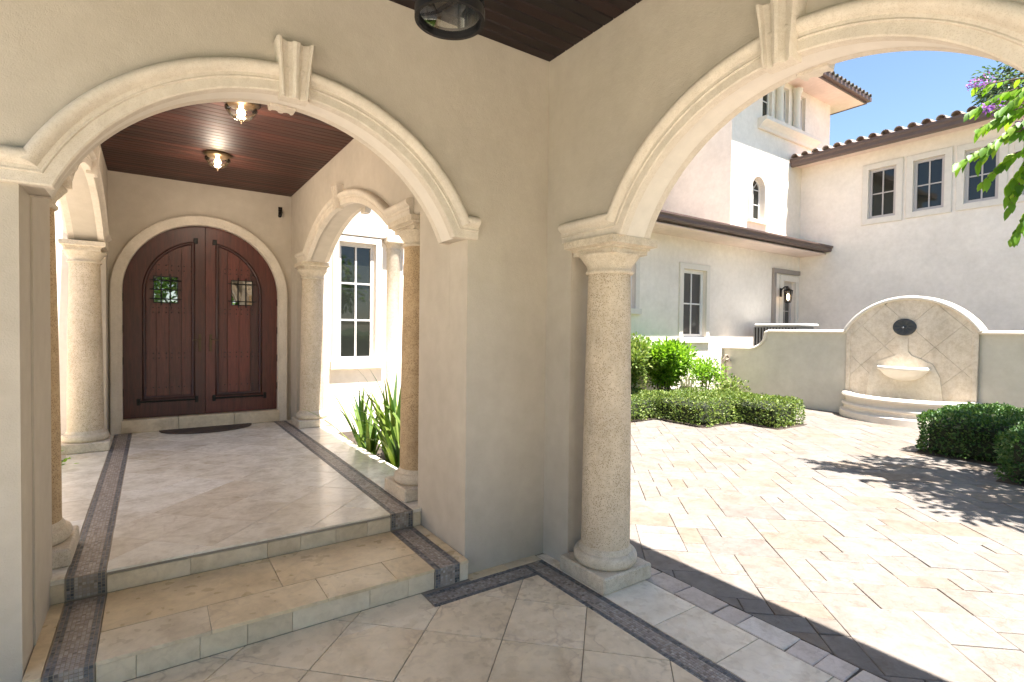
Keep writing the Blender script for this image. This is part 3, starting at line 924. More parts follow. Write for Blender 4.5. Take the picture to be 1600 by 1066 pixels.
vcol = make_column((VX1 + 0.17, 5.15, LAND), 2.79 - LAND, 'pale stone column right of the front door', r0=0.178, r1=0.15, plinth=0.245, ab=0.27, abx=0.215)
def brown(c):
    for ch in c.children:
        if ch.name.startswith('shaft'):
            ch.data = ch.data.copy(); ch.data.materials[0] = M['coral_brown']
brown(col_copy(vcol, (VX1 + 0.17, 1.17, LAND), 'brownish pitted column behind the right jamb of the entry arch'))
col_copy(vcol, (VX0 - 0.17, 5.15 - 0.28, LAND), 'pale stone column left of the front door')
brown(col_copy(vcol, (VX0 - 0.17, 1.17, LAND), 'brown pitted column behind the left jamb of the entry arch'))

# ------------------------------------------------------------------ front door
door = empty('front_door', (DC, DOORY + 0.1, DZ0), 'arched double mahogany door with iron studs and small grilles', 'door')
DY = DOORY + 0.07          # face of the stiles
mpd = face_neg_y(DY)
def leaf(s):
    """s=-1 left leaf, +1 right leaf, drawn in (u,v) with u measured from the door centre"""
    gapc = 0.004
    def mir(pts): return [(DC + s * u, v) for u, v in pts]
    R = DW - 0.014
    outer = [(gapc, DZ0), (R, DZ0), (R, DSP)] + [(R * cos(pi / 2 * i / 22), DSP + R * sin(pi / 2 * i / 22)) for i in range(1, 22)] + [(gapc, DSP + R - 0.0005)]
    ri = 0.775; ui = 0.145; zb = DZ0 + 0.27
    a1 = math.acos(ui / ri)
    inner = [(ui, zb), (ri, zb), (ri, DSP)] + [(ri * cos(a1 * i / 16), DSP + ri * sin(a1 * i / 16)) for i in range(1, 17)]
    lf = MB().prism(mir(outer), mpd, -0.05, 0.0, [mir(inner)]).build('door_leaf', 'door_wood', door)
    # moulding round the panel
    p = mir(inner)
    if s > 0: p = p[::-1]
    MB().sweep(p, [(-0.03, -0.03), (-0.03, -0.012), (-0.012, -0.004), (-0.01, 0.008), (0.004, 0.022), (0.02, 0.022), (0.034, 0.008), (0.036, -0.02)], mpd, closed=True).build('panel_moulding', 'iron_wood', lf, smooth=60)
    # planks of the panel
    n = 4
    for i in range(n):
        a = ui + (ri - ui) * i / n + 0.003; b = ui + (ri - ui) * (i + 1) / n - 0.003
        top = []
        for k in range(7):
            u = b + (a - b) * k / 6
            top.append((u, DSP + sqrt(max(0.0, ri * ri - u * u))))
        poly = [(a, zb), (b, zb)] + top
        MB().prism(mir(poly), mpd, -0.045, -0.02 + 0.002 * (i % 2)).build('plank', 'door_wood', lf)
    MB().prism(mir([(ui - 0.01, zb - 0.01), (ri + 0.01, zb - 0.01), (ri + 0.01, DSP + 0.02), (ri * 0.72, DSP + ri * 0.7), (ui - 0.01, DSP + ri)]), mpd, -0.06, -0.047).build('panel_back', 'black', lf)
    # bolts: rows of round heads
    bolt = None
    for v in (2.0, 2.07, 1.33, 1.40, 0.90, 2.62, 2.69):
        for i in range(n):
            for t in (0.22, 0.78):
                u = ui + (ri - ui) * (i + t) / n
                if v > DSP and u * u + (v - DSP) ** 2 > (ri - 0.04) ** 2: continue
                if 0.36 < u < 0.66 and 2.08 < v < 2.6: continue
                if bolt is None:
                    hb = MB().lathe([(0.0095, 0.0), (0.009, 0.004), (0.0055, 0.008), (0.0005, 0.0095)], n=8, caps=False)
                    hb.v = [(x, -z, yy) for x, yy, z in hb.v]
                    o = hb.build('bolt_head', 'iron', lf, smooth=60); bolt = o.data
                    o.location = (DC + s * u, DY + 0.018, v)
                else:
                    o = link('bolt_head', bolt, lf); o.location = (DC + s * u, DY + 0.018, v)
    # viewing grille
    cu, cv, hw, hh = 0.5, 2.33, 0.142, 0.185
    MB().prism(mir(rect(cu - hw, cu + hw, cv - hh, cv + hh)), mpd, -0.03, -0.012).build('pane', 'mirror', lf)
    MB().prism(mir(rect(cu - hw - 0.012, cu + hw + 0.012, cv - hh - 0.012, cv + hh + 0.012)), mpd, -0.02, 0.0, [mir(rect(cu - hw, cu + hw, cv - hh, cv + hh))]).build('grille_frame', 'iron', lf)
    for t in (-0.055, 0.055):
        u = DC + s * (cu + t)
        MB().tube([(u, DY - 0.012, cv - hh - 0.045), (u, DY - 0.012, cv + hh + 0.045)], 0.008, 6).build('grille_bar', 'iron', lf)
    for t in (-0.135, -0.0, 0.135)[::1] if s < 0 else (-0.135, 0.135):
        MB().tube([(DC + s * (cu - hw - 0.055), DY - 0.02, cv + t), (DC + s * (cu + hw + 0.055), DY - 0.02, cv + t)], 0.008, 6).build('grille_bar', 'iron', lf)
    # strap along the foot of the panel with bolted ends
    MB().tube([(DC + s * (ui - 0.03), DY - 0.012, zb - 0.04), (DC + s * (ri + 0.06), DY - 0.012, zb - 0.04)], 0.014, 6).build('foot_strap', 'iron', lf)
    for u in (ui - 0.03, ri + 0.055):
        MB().cbox(DC + s * u - 0.022, DC + s * u + 0.022, DY - 0.02, DY, zb - 0.085, zb + 0.01, 0.006).build('strap_end', 'iron', lf)
    ua, va = ui - 0.02, DSP + sqrt(ri * ri - ui * ui) + 0.02
    MB().cbox(DC + s * ua - 0.028, DC + s * ua + 0.028, DY - 0.02, DY, va - 0.04, va + 0.04, 0.006).build('strap_end', 'iron', lf)
    # hinges on the outer stile
    for v in (0.85, 1.3, 1.75, 2.2):
        MB().tube([(DC + s * (R + 0.004), DY - 0.008, v - 0.055), (DC + s * (R + 0.004), DY - 0.008, v + 0.055)], 0.011, 8).build('hinge', 'iron', lf)
    # handle : back plate and lever
    u = DC + s * 0.072
    MB().cbox(u - 0.018, u + 0.018, DY - 0.008, DY, 1.42, 1.68, 0.006).build('handle_plate', 'bronze', lf)
    MB().tube([(u, DY - 0.004, 1.6), (u, DY - 0.055, 1.6), (u + s * 0.02, DY - 0.06, 1.6), (u + s * 0.1, DY - 0.058, 1.592)], [0.009, 0.009, 0.009, 0.007], 8).build('handle', 'bronze', lf, smooth=50)
M['iron_wood'] = wood('dark_moulding', (0.018, 0.006, 0.005), (0.05, 0.014, 0.011), (14, 14, 1.0), 0.4)
leaf(-1); leaf(1)
MB().box(DC - DW - 0.1, DC + DW + 0.1, DY + 0.07, DY + 0.09, DZ0 - 0.1, DSP + DW + 0.1).build('door_lining', 'black', door)

# ------------------------------------------------------------------ things in the entry
mt = [(-1.93 + 0.6 * cos(t), 5.72 - 0.47 * sin(t)) for t in [pi * i / 28 for i in range(29)]]
mat_o = MB().prism(mt, lambda u, v, w: (u, v, w), LAND + 0.002, LAND + 0.016).build('door_mat', 'mat')
tag(mat_o, 'dark half round door mat lying before the threshold', 'door mat')
rib = MB()
for i in range(1, 9):
    k = 1 - i * 0.1
    pts = [(-1.93 + 0.6 * k * cos(t), 5.70 - 0.44 * k * sin(t), LAND + 0.017) for t in [pi * j / 24 for j in range(25)]]
    rib.tube(pts, 0.006, 5)
rib.build('woven_rib', 'mat', mat_o)

def ceiling_light(x, y, label):
    e = empty('ceiling_light', (x, y, CEIL), label, 'ceiling light', 'flush lights on the entry ceiling')
    MB().lathe([(0.001, 0), (0.155, 0), (0.158, -0.012), (0.145, -0.026), (0.12, -0.032), (0.001, -0.032)], n=36, caps=False).build('canopy_ring', 'bronze', e, smooth=40, at=(0, 0, 0))
    MB().lathe([(0.118, -0.03), (0.138, -0.05), (0.142, -0.07), (0.128, -0.092), (0.116, -0.1), (0.112, -0.115), (0.096, -0.14), (0.062, -0.16), (0.018, -0.17), (0.001, -0.171)], n=36, caps=False).build('glass_bowl', 'clear', e, smooth=80, at=(0, 0, 0))
    MB().lathe([(0.001, -0.166), (0.012, -0.168), (0.014, -0.178), (0.006, -0.186), (0.009, -0.194), (0.001, -0.204)], n=12, caps=False).build('finial', 'bronze', e, smooth=60, at=(0, 0, 0))
    MB().lathe([(0.001, -0.03), (0.018, -0.032), (0.018, -0.06), (0.034, -0.085), (0.036, -0.105), (0.022, -0.128), (0.001, -0.133)], n=20, caps=False).build('bulb', 'bulb', e, smooth=80, at=(0, 0, 0))
    ld = bpy.data.lights.new('bulb_light', 'POINT'); ld.energy = 5; ld.color = (1.0, 0.86, 0.7); ld.shadow_soft_size = 0.09
    lo = bpy.data.objects.new('bulb_light', ld); COL.objects.link(lo); lo.parent = e; lo.location = (0, 0, -0.24)
    return e
ceiling_light(-1.937, 4.136, 'lit flush ceiling light with ribbed glass nearer the front door')
ceiling_light(-1.908, 2.287, 'lit glass ceiling light partly hidden by the entry arch')

# pendant lantern in the middle of the portico
ln = empty('hanging_lantern', (-1.92, -1.985, 2.665), 'black iron hanging lantern with clear glass cut by the top edge', 'lantern')
ring = lambda z0, z1, r0, r1: MB().lathe([(r0, z0), (r1, z0), (r1, z1), (r0, z1), (r0, z0)], n=44, caps=False)
ring(0.0, 0.03, 0.088, 0.098).build('bottom_ring', 'iron', ln, smooth=30, at=(0, 0, 0))
ring(0.30, 0.335, 0.084, 0.098).build('top_ring', 'iron', ln, smooth=30, at=(0, 0, 0))
MB().lathe([(0.001, 0.004), (0.04, 0.003), (0.088, 0.012), (0.089, 0.02), (0.089, 0.32)], n=44, caps=False).build('glass_cylinder', 'lantern_glass', ln, smooth=60, at=(0, 0, 0))
for k in range(4):
    a = pi / 4 + k * pi / 2
    MB().tube([(0.093 * cos(a), 0.093 * sin(a), 0.01), (0.093 * cos(a), 0.093 * sin(a), 0.33)], 0.006, 6).build('frame_bar', 'iron', ln, at=(0, 0, 0))
    MB().tube([(0.035 * cos(a), 0.035 * sin(a), 0.16), (0.035 * cos(a), 0.035 * sin(a), 0.23)], 0.011, 8).build('candle_sleeve', 'trim', ln, at=(0, 0, 0))
MB().lathe([(0.001, 0.13), (0.012, 0.135), (0.016, 0.15), (0.05, 0.158), (0.05, 0.164), (0.001, 0.166)], n=20, caps=False).build('candle_arm', 'iron', ln, smooth=50, at=(0, 0, 0))
MB().lathe([(0.092, 0.335), (0.07, 0.37), (0.03, 0.41), (0.012, 0.45), (0.001, 0.455)], n=28, caps=False).build('crown_cap', 'iron', ln, smooth=60, at=(0, 0, 0))
MB().tube([(0, 0, 0.44), (0, 0, CEIL - 2.665)], 0.007, 6).build('stem', 'iron', ln, at=(0, 0, 0))

cm = empty('security_camera', (-0.9, DOORY, 3.62), 'small black security camera high on the wall beside the door', 'camera')
MB().cbox(-0.93, -0.87, DOORY - 0.012, DOORY, 3.66, 3.74, 0.006).build('mount_plate', 'iron', cm)
MB().tube([(-0.9, DOORY - 0.01, 3.70), (-0.9, DOORY - 0.06, 3.69), (-0.905, DOORY - 0.075, 3.64)], 0.01, 8).build('arm', 'iron', cm)
MB().tube([(-0.905, DOORY - 0.05, 3.64), (-0.93, DOORY - 0.13, 3.57)], [0.034, 0.028], 12).build('body', 'iron', cm, smooth=40)

# ------------------------------------------------------------------ windows
def window(parent, mp, u0, u1, v0, v1, cols, rows, frame='frame', glass='glass', recess=0.1, fw=0.055, mw=0.022, sur=0.14, surmat='trim', sill=True, proud=0.045, flip=False, rowcuts=None):
    """a sash of cols x rows panes set back in its opening, with a cast surround"""
    fr = MB().prism(rect(u0, u1, v0, v1), mp, -recess - 0.03, -recess + 0.02, [rect(u0 + fw, u1 - fw, v0 + fw, v1 - fw)]).build('window', frame, parent)
    a0, a1, b0, b1 = u0 + fw, u1 - fw, v0 + fw, v1 - fw
    cu = [a0 + (a1 - a0) * i / cols for i in range(cols + 1)]
    cv = [b0 + (b1 - b0) * t for t in (rowcuts or [i / rows for i in range(rows + 1)])]
    for i in range(1, cols):
        MB().prism(rect(cu[i] - mw / 2, cu[i] + mw / 2, b0, b1), mp, -recess - 0.022, -recess + 0.012).build('muntin', frame, fr)
    for j in range(1, rows):
        for i in range(cols):
            x0 = cu[i] + (mw / 2 if i else 0) ; x1 = cu[i + 1] - (mw / 2 if i < cols - 1 else 0)
            MB().prism(rect(x0, x1, cv[j] - mw / 2, cv[j] + mw / 2), mp, -recess - 0.022, -recess + 0.010).build('muntin', frame, fr)
    for i in range(cols):
        for j in range(rows):
            MB().prism(rect(cu[i] + 0.002, cu[i + 1] - 0.002, cv[j] + 0.002, cv[j + 1] - 0.002), mp, -recess - 0.018, -recess - 0.012).build('pane', glass, fr)
    MB().prism(rect(u0 - 0.02, u1 + 0.02, v0 - 0.02, v1 + 0.02), mp, -recess - 0.09, -recess - 0.07).build('dark_backing', 'black', fr)  # black sheet behind the panes stands in for the dark room
    if sur:
        path = [(u0, v0), (u0, v1), (u1, v1), (u1, v0)]
        prof = [(0.001, -0.03), (0.001, proud), (sur - 0.012, proud), (sur, proud - 0.012), (sur, -0.01)]
        prof = [(-o, w) for o, w in prof]
        MB().sweep(path, prof, mp).build('window_surround', surmat, fr) if sill else MB().sweep(path, prof, mp, closed=True).build('window_surround', surmat, fr)
        if sill:
            MB().prism(rect(u0 - sur - 0.03, u1 + sur + 0.03, v0 - 0.13, v0 - 0.001), mp, -0.03, proud + 0.04).build('window_sill', surmat, fr)
    return fr

# ------------------------------------------------------------------ house round the courtyard
HY = 5.263           # wall plane facing the courtyard (towards -y)
house = empty('courtyard_house', (6, HY, 0), 'low cream house wing with brown gutter along the back of the courtyard', 'house')
mph = face_neg_y(HY)
holes = [rect(-0.13, 0.48, 1.27, 3.2), rect(5.8, 6.78, 2.34, 3.45), rect(8.553, 9.509, 1.66, 3.42), rect(13.34, 14.06, 0.6, 3.4)]
MB().prism(rect(VX1 + VT + 0.002, 14.3, -0.15, 4.76), mph, -0.3, 0.0, holes).build('wall', 'stucco_white', house)
window(house, mph, -0.13, 0.48, 1.27, 3.2, 2, 3, sur=0.1, surmat='trim', fw=0.06, mw=0.028, proud=0.05, recess=0.07)
window(house, mph, 5.8, 6.78, 2.34, 3.45, 2, 2, sur=0.15, frame='frame')
window(house, mph, 8.553, 9.509, 1.66, 3.42, 2, 2, glass='glass_grey', sur=0.15, fw=0.09, mw=0.035)
lw = empty('entry_side_wall', (-6, HY, 0), 'sunlit cream wall of the house left of the entry', 'wall')
MB().prism(rect(-10.0, VX0 - VT - 0.002, -0.15, 4.76), mph, -0.3, 0.0).build('wall', 'stucco_white', lw)
MB().prism(rect(0.4, HY - 0.01, -0.15, 2.4), face_pos_x(-7.4), -0.2, 0.0).build('return_wall', 'stucco_white', lw)
# band above the garden window and half column beside it
MB().cbox(-0.32, 0.62, HY - 0.06, HY + 0.05, 3.31, 3.37, 0.01).build('lintel_band', 'trim', house)
hc = MB().lathe([(0.02, 0.1), (0.15, 0.1), (0.15, 0.2), (0.125, 0.24), (0.12, 3.1), (0.13, 3.12), (0.13, 3.14), (0.12, 3.16), (0.15, 3.24), (0.02, 3.24)], 0.80, HY + 0.02, n=32, caps=False).build('engaged_column', 'coral_pale', house, smooth=45)
MB().cbox(0.62, 0.99, HY - 0.17, HY + 0.05, 3.24, 3.34, 0.012).build('column_cap', 'coral_pale', hc)
sd = MB().cbox(1.0, 1.9, HY - 0.055, HY + 0.02, 0.1, 3.3, 0.01).build('side_door', 'frame', house)
for z in (3.0, 2.3, 1.6, 0.9):
    MB().cbox(0.985, 1.0, HY - 0.085, HY - 0.05, z - 0.05, z + 0.05, 0.003).build('hinge', 'iron', sd)
# back door, taupe L-shaped strip beside and above it
bd = MB().prism(rect(13.34, 14.06, 0.6, 3.4), mph, -0.14, -0.09, [rect(13.44, 13.96, 1.0, 3.25)]).build('back_door', 'frame_grey', house)
for i in range(2):
    for j in range(3):
        MB().prism(rect(13.445 + i * 0.265, 13.69 + i * 0.265, 1.01 + j * 0.75, 1.73 + j * 0.75), mph, -0.13, -0.12).build('pane', 'glass_grey', bd)
MB().prism(rect(13.69, 13.71, 1.0, 3.25), mph, -0.14, -0.1).build('muntin', 'frame_grey', bd)
for z in (1.74, 2.49): MB().prism(rect(13.44, 13.689, z - 0.01, z + 0.01), mph, -0.14, -0.1).build('muntin', 'frame_grey', bd)
for z in (1.74, 2.49): MB().prism(rect(13.711, 13.96, z - 0.01, z + 0.01), mph, -0.14, -0.1).build('muntin', 'frame_grey', bd)
MB().prism(rect(13.32, 14.08, 0.6, 3.42), mph, -0.2, -0.18).build('door_backing', 'black', bd)
MB().sweep([(13.34, 0.6), (13.34, 3.4), (14.06, 3.4), (14.06, 0.6)], [(-0.001, -0.05), (-0.001, 0.05), (-0.17, 0.05), (-0.18, 0.04), (-0.18, -0.01)], mph).build('door_surround', 'trim', bd)
MB().prism([(12.73, 0.2), (12.88, 0.2), (12.88, 3.62), (14.26, 3.62), (14.26, 3.75), (12.73, 3.75)], mph, -0.01, 0.07).build('taupe_l_strip', 'grey_strip', bd)  # raised taupe L shape, left of and above the door
# gutter and pent roof
EY = 4.295
gp = [(0.0, 4.27), (0.13, 4.27), (0.16, 4.30), (0.16, 4.36), (0.20, 4.40), (0.20, 4.44), (0.0, 4.44)]
MB().prism([(EY + 0.16 - a, z) for a, z in gp], lambda u, v, w: (w, u, v), 4.6, 14.29).build('gutter', 'fascia', house)
MB().prism([(EY + 0.16, 4.20), (HY - 0.002, 4.20), (HY - 0.002, 4.23), (EY + 0.16, 4.23)], lambda u, v, w: (w, u, v), 4.6, 14.295).build('eave_soffit', 'soffit', house)
rs = MB()
rs.add([(4.6, EY, 4.445), (14.295, EY, 4.445), (14.295, HY, 4.76), (4.6, HY, 4.76), (10.55, HY, 4.76), (10.55, 9.5, 4.86), (-3.5, 9.5, 4.86), (-0.449, HY, 4.762)], [(0, 1, 2, 4, 3), (7, 4, 5, 6)])
rs.build('roof', 'roof', house)
# pent roof barrel tiles along the edge
def barrel(parent, mat, mp3, n, pitch, length, r, name='roof_tile', over=0.05, label=None):
    me = None
    for i in range(n):
        if me is None:
            mb = MB(); seg = 8; vs = []; fs = []
            for rad in (r, r - 0.016):
                for t in (0, 1):
                    k = 1.0 if t == 0 else 0.86
                    for j in range(seg + 1):
                        a = pi * j / seg
                        vs.append((rad * k * cos(a), t * length, rad * k * sin(a)))
            q = seg + 1
            for j in range(seg):
                fs += [(j, j + 1, q + j + 1, q + j), (2 * q + j + 1, 2 * q + j, 3 * q + j, 3 * q + j + 1), (j + 1, j, 2 * q + j, 2 * q + j + 1)]
            mb.add(vs, fs)
            o = mb.build(name, mat, parent, smooth=50, at=(0, 0, 0)); me = o.data
        else:
            o = link(name, me, parent, at=(0, 0, 0))
        o.matrix_parent_inverse = Matrix.Identity(4)
        m = mp3(i)
        bpy_update_parent(o, parent)
        o.location = m.to_translation(); o.rotation_euler = m.to_euler()

# -- upper storey behind the pent roof and the tower
TX0, TX1, TZ = 10.55, 16.1, 9.42
tower = empty('stair_tower', (13.3, HY + 2, 4.7), 'tall white stucco tower with triple window and tiled overhanging eave', 'tower')
aw = (11.86, 0.335, 5.98)       # arched window: centre, half width, springing
ah = [(aw[0] - aw[1], 5.07), (aw[0] + aw[1], 5.07)] + arc(aw[0], aw[2], aw[1], 0, pi, 16)
thol = [ah, rect(12.04, 12.53, 8.02, 9.25), rect(13.07, 13.48, 8.02, 9.25), rect(14.09, 14.48, 8.02, 9.25)]
mpt = face_neg_y(HY)
MB().prism(rect(TX0, TX1, 4.765, TZ), mpt, -0.3, 0.0, thol).build('front_wall', 'stucco_white', tower)
MB().prism(rect(HY + 0.3, 9.4, 4.72, TZ), face_neg_x(TX0), -0.3, 0.0).build('side_wall', 'stucco_white', tower)
MB().prism(rect(HY + 0.3, 9.4, 4.72, TZ), face_pos_x(TX1), -0.3, 0.0).build('side_wall', 'stucco_white', tower)
# arched window
fr = MB().prism(ah, mpt, -0.16, -0.12, [[(aw[0] - aw[1] + 0.05, 5.12), (aw[0] + aw[1] - 0.05, 5.12)] + arc(aw[0], aw[2], aw[1] - 0.05, 0, pi, 16)]).build('window', 'frame', tower)
MB().prism([(aw[0] - aw[1] + 0.04, 5.11), (aw[0] + aw[1] - 0.04, 5.11)] + arc(aw[0], aw[2], aw[1] - 0.04, 0, pi, 16), mpt, -0.15, -0.14).build('pane', 'glass', fr)
MB().prism(rect(aw[0] - 0.012, aw[0] + 0.012, 5.12, aw[2] + 0.1), mpt, -0.138, -0.125).build('muntin', 'frame', fr)
for z in (5.55, aw[2]): MB().prism(rect(aw[0] - 0.28, aw[0] + 0.28, z - 0.012, z + 0.012), mpt, -0.138, -0.127).build('muntin', 'frame', fr)
for t in (50, 130):
    a = radians(t); MB().tube([(aw[0], HY + 0.132, aw[2] + 0.02), (aw[0] + 0.28 * cos(a), HY + 0.132, aw[2] + 0.28 * sin(a))], 0.011, 4).build('muntin', 'frame', fr)
MB().sweep([(aw[0] + aw[1], 5.0), (aw[0] + aw[1], aw[2])] + arc(aw[0], aw[2], aw[1], 0, pi, 20)[1:-1] + [(aw[0] - aw[1], aw[2]), (aw[0] - aw[1], 5.0)], [(-0.001, -0.1), (-0.001, 0.05), (0.12, 0.05), (0.13, 0.04), (0.13, -0.01)], mpt).build('window_surround', 'trim', fr)
MB().prism(rect(11.36, 12.36, 4.97, 5.068), mpt, -0.1, 0.1).build('window_sill', 'trim', fr)
# triple window
for a, b in ((12.04, 12.53), (13.07, 13.48), (14.09, 14.48)):
    window(tower, mpt, a, b, 8.02, 9.25, 1, 2, sur=0, sill=False, fw=0.05, recess=0.12)
lg = MB().prism([(0.0, 7.70), (0.08, 7.70), (0.11, 7.78), (0.17, 7.84), (0.24, 7.88), (0.27, 7.9), (0.27, 8.0), (0.0, 8.0)], lambda u, v, w: (w, HY - u, v), 11.8, 15.0).build('window_ledge', 'trim', tower)
for x in (12.8, 13.78):
    hc = MB().lathe([(0.02, 8.0), (0.15, 8.0), (0.15, 8.06), (0.12, 8.1), (0.11, 8.16), (0.1, 9.1), (0.115, 9.12), (0.12, 9.18), (0.16, 9.22), (0.16, 9.3), (0.02, 9.3)], x, HY - 0.09, n=20, caps=False).build('engaged_column', 'trim', tower, smooth=45)
# eave: soffit, fascia, tiles
OV = 0.76
MB().box(TX0 - OV, TX1 + OV, HY - OV, 9.5, TZ, TZ + 0.05).build('eave_soffit', 'soffit', tower)
def fring(d0, d1, z0, z1):
    a = [(TX0 - d1, HY - d1), (TX1 + d1, HY - d1), (TX1 + d1, 9.6), (TX0 - d1, 9.6)]
    mb = MB(); mb.box(TX0 - d1, TX1 + d1, HY - d1, HY - d0, z0, z1); mb.box(TX1 + d0, TX1 + d1, HY - d0, 9.6, z0, z1); mb.box(TX0 - d1, TX0 - d0, HY - d0, 9.6, z0, z1); return mb
fring(OV - 0.02, OV + 0.02, TZ - 0.02, TZ + 0.14).build('fascia', 'fascia', tower)
fring(OV + 0.02, OV + 0.12, TZ + 0.05, TZ + 0.17).build('gutter', 'fascia', tower)
tr = MB(); zr = TZ + 0.17
tr.add([(TX0 - OV, HY - OV, zr), (TX1 + OV, HY - OV, zr), (TX1 + OV, 9.6, zr), (TX0 - OV, 9.6, zr), ((TX0 + TX1) / 2, 8.0, zr + 1.0)], [(0, 1, 4), (1, 2, 4), (2, 3, 4), (3, 0, 4)])
troof = tr.build('roof', 'roof', tower)
barrel(troof, 'roof_dark', lambda i: Matrix.Translation((13.2 + i * 0.255, HY - OV - 0.16, zr - 0.02)) @ Matrix.Rotation(radians(17), 4, 'X'), 15, 0.255, 0.5, 0.085)
barrel(troof, 'roof_dark', lambda i: Matrix.Translation((TX1 + OV + 0.14, HY - OV + 0.2 + i * 0.255, zr - 0.02)) @ Matrix.Rotation(pi / 2, 4, 'Z') @ Matrix.Rotation(radians(17), 4, 'X'), 8, 0.255, 0.5, 0.085)
# second storey left of the tower
up = empty('upper_storey', (6, 7.3, 4.8), 'plain white upper storey wall set back beside the tower', 'house')
MB().prism(rect(-3.0, TX0, 4.7, 9.0), face_neg_y(7.6), -0.3, 0.0).build('wall', 'stucco_white', up)
MB().box(-3.0, TX0 - 0.01, 7.0, 9.5, 9.0, 9.2).build('roof', 'roof', up)

# -- two storey wing facing the portico
WX = 14.3
wing = empty('two_storey_wing', (WX, 0, 0), 'cream two storey wing with three square windows above the fountain wall', 'house')
mpw = face_neg_x(WX)
wh = [rect(2.672, 3.348, 5.09, 6.48), rect(1.6, 2.281, 5.11, 6.47), rect(0.541, 1.2, 5.12, 6.45), rect(-0.55, 0.12, 5.12, 6.45)]
MB().prism(rect(-9.0, HY - 0.002, -0.15, 7.05), mpw, -0.3, 0.0, wh).build('wall', 'stucco_white', wing)
for h in wh:
    window(wing, mpw, h[0][0], h[1][0], h[0][1], h[2][1], 2, 2, frame='frame_grey', sur=0.16, sill=False, fw=0.075, mw=0.03, recess=0.06, proud=0.04)
# eave
EX = 13.68
MB().box(EX + 0.08, WX, -9.0, HY - 0.005, 7.0, 7.04).build('eave_soffit', 'soffit', wing)
MB().prism([(EX + 0.1, 6.93), (EX - 0.02, 6.93), (EX - 0.05, 6.97), (EX - 0.05, 7.05), (EX - 0.09, 7.09), (EX - 0.09, 7.16), (EX + 0.1, 7.16)], lambda u, v, w: (u, w, v), -9.0, HY - 0.006).build('gutter', 'fascia', wing)
wr = MB(); wr.add([(EX - 0.02, -9.0, 7.165), (EX - 0.02, HY - 0.006, 7.165), (22.0, HY - 0.006, 8.2), (22.0, -9.0, 8.2)], [(0, 1, 2, 3)])
wroof = wr.build('roof', 'roof', wing)
barrel(wroof, 'roof', lambda i: Matrix.Translation((EX - 0.12, HY - 0.16 - i * 0.3, 7.175)) @ Matrix.Rotation(-pi / 2, 4, 'Z') @ Matrix.Rotation(radians(8), 4, 'X'), 46, 0.3, 0.6, 0.105)

# wall lantern by the back door
wl = empty('wall_lantern', (13.1, HY - 0.1, 3.0), 'small lit black wall lantern beside the back door', 'wall lantern')
MB().cbox(13.05, 13.15, HY - 0.105, HY - 0.07, 2.9, 3.16, 0.01).build('back_plate', 'iron', wl)
MB().tube([(13.1, HY - 0.1, 3.1), (13.1, HY - 0.2, 3.2), (13.1, HY - 0.3, 3.2), (13.1, HY - 0.31, 3.12)], 0.016, 8).build('arm', 'iron', wl, smooth=60)
MB().lathe([(0.001, 3.16), (0.06, 3.13), (0.13, 3.08), (0.13, 3.06), (0.001, 3.06)], 13.1, HY - 0.31, n=12, caps=False).build('cap', 'iron', wl)
MB().lathe([(0.001, 2.7), (0.08, 2.72), (0.085, 2.74), (0.001, 2.74)], 13.1, HY - 0.31, n=12, caps=False).build('foot', 'iron', wl)
MB().lathe([(0.08, 2.74), (0.11, 3.06)], 13.1, HY - 0.31, n=12, caps=False).build('glass', 'clear', wl)
MB().lathe([(0.001, 2.78), (0.04, 2.82), (0.04, 2.95), (0.001, 3.0)], 13.1, HY - 0.31, n=12, caps=False).build('bulb', 'bulb_dim', wl, smooth=80)
for k in range(6):
    a = k * pi / 3; MB().tube([(13.1 + 0.08 * cos(a), HY - 0.31 + 0.08 * sin(a), 2.73), (13.1 + 0.112 * cos(a), HY - 0.31 + 0.112 * sin(a), 3.07)], 0.01, 4).build('frame_bar', 'iron', wl)

# ------------------------------------------------------------------ garden wall and fountain
GX = 10.35
CAPZ = 1.82
gw = empty('garden_wall', (GX, 0, 0), 'low cream garden wall with rounded coping behind the fountain', 'wall')
def scurve(y0, z0, y1, z1, n=14):
    pts = []
    for i in range(n + 1):
        t = i / n
        a = t * pi / 2
        pts.append((y0 + (y1 - y0) * sin(a), z0 + (z1 - z0) * (1 - cos(a))))
    return pts
low = 1.36
ramp_ = [(HY - 0.002, low)] + scurve(4.5, low, 4.02, CAPZ - 0.03) + [(3.95, CAPZ)]
top_l = ramp_ + [(2.13, CAPZ)]
MB().prism([(2.13, -0.1), (HY - 0.002, -0.1)] + top_l, face_neg_x(GX), -0.22, 0.0).build('wall', 'stucco_wall', gw)
MB().prism(rect(-10.0, -0.155, -0.1, CAPZ), face_neg_x(GX), -0.22, 0.0).build('wall', 'stucco_wall', gw)
cop = [(0.0, -0.26), (0.0, 0.045), (-0.03, 0.065), (-0.06, 0.05), (-0.075, 0.0), (-0.075, -0.25), (0.0, -0.26)]
cop = [(-o, w) for o, w in cop]
pl = top_l
MB().sweep(pl[::-1], [(-o, w) for o, w in cop], face_neg_x(GX)).build('coping', 'trim', gw, smooth=50)
MB().sweep([(-10.0, CAPZ), (-0.155, CAPZ)], [(-o, w) for o, w in cop], face_neg_x(GX)).build('coping', 'trim', gw, smooth=50)

FY, FHW = 0.99, 1.145
ft = empty('wall_fountain', (GX - 0.4, FY, 0), 'arched cream stone wall fountain with half round basin', 'fountain')
rise = 0.66; FR = (FHW ** 2 + rise ** 2) / (2 * rise); fzc = 1.87 + rise - FR
fa = math.acos(FHW / FR)
farc = [(FY + FR * cos(fa + (pi - 2 * fa) * i / 36), fzc + FR * sin(fa + (pi - 2 * fa) * i / 36)) for i in range(37)]
mpf = face_neg_x(GX - 0.05)
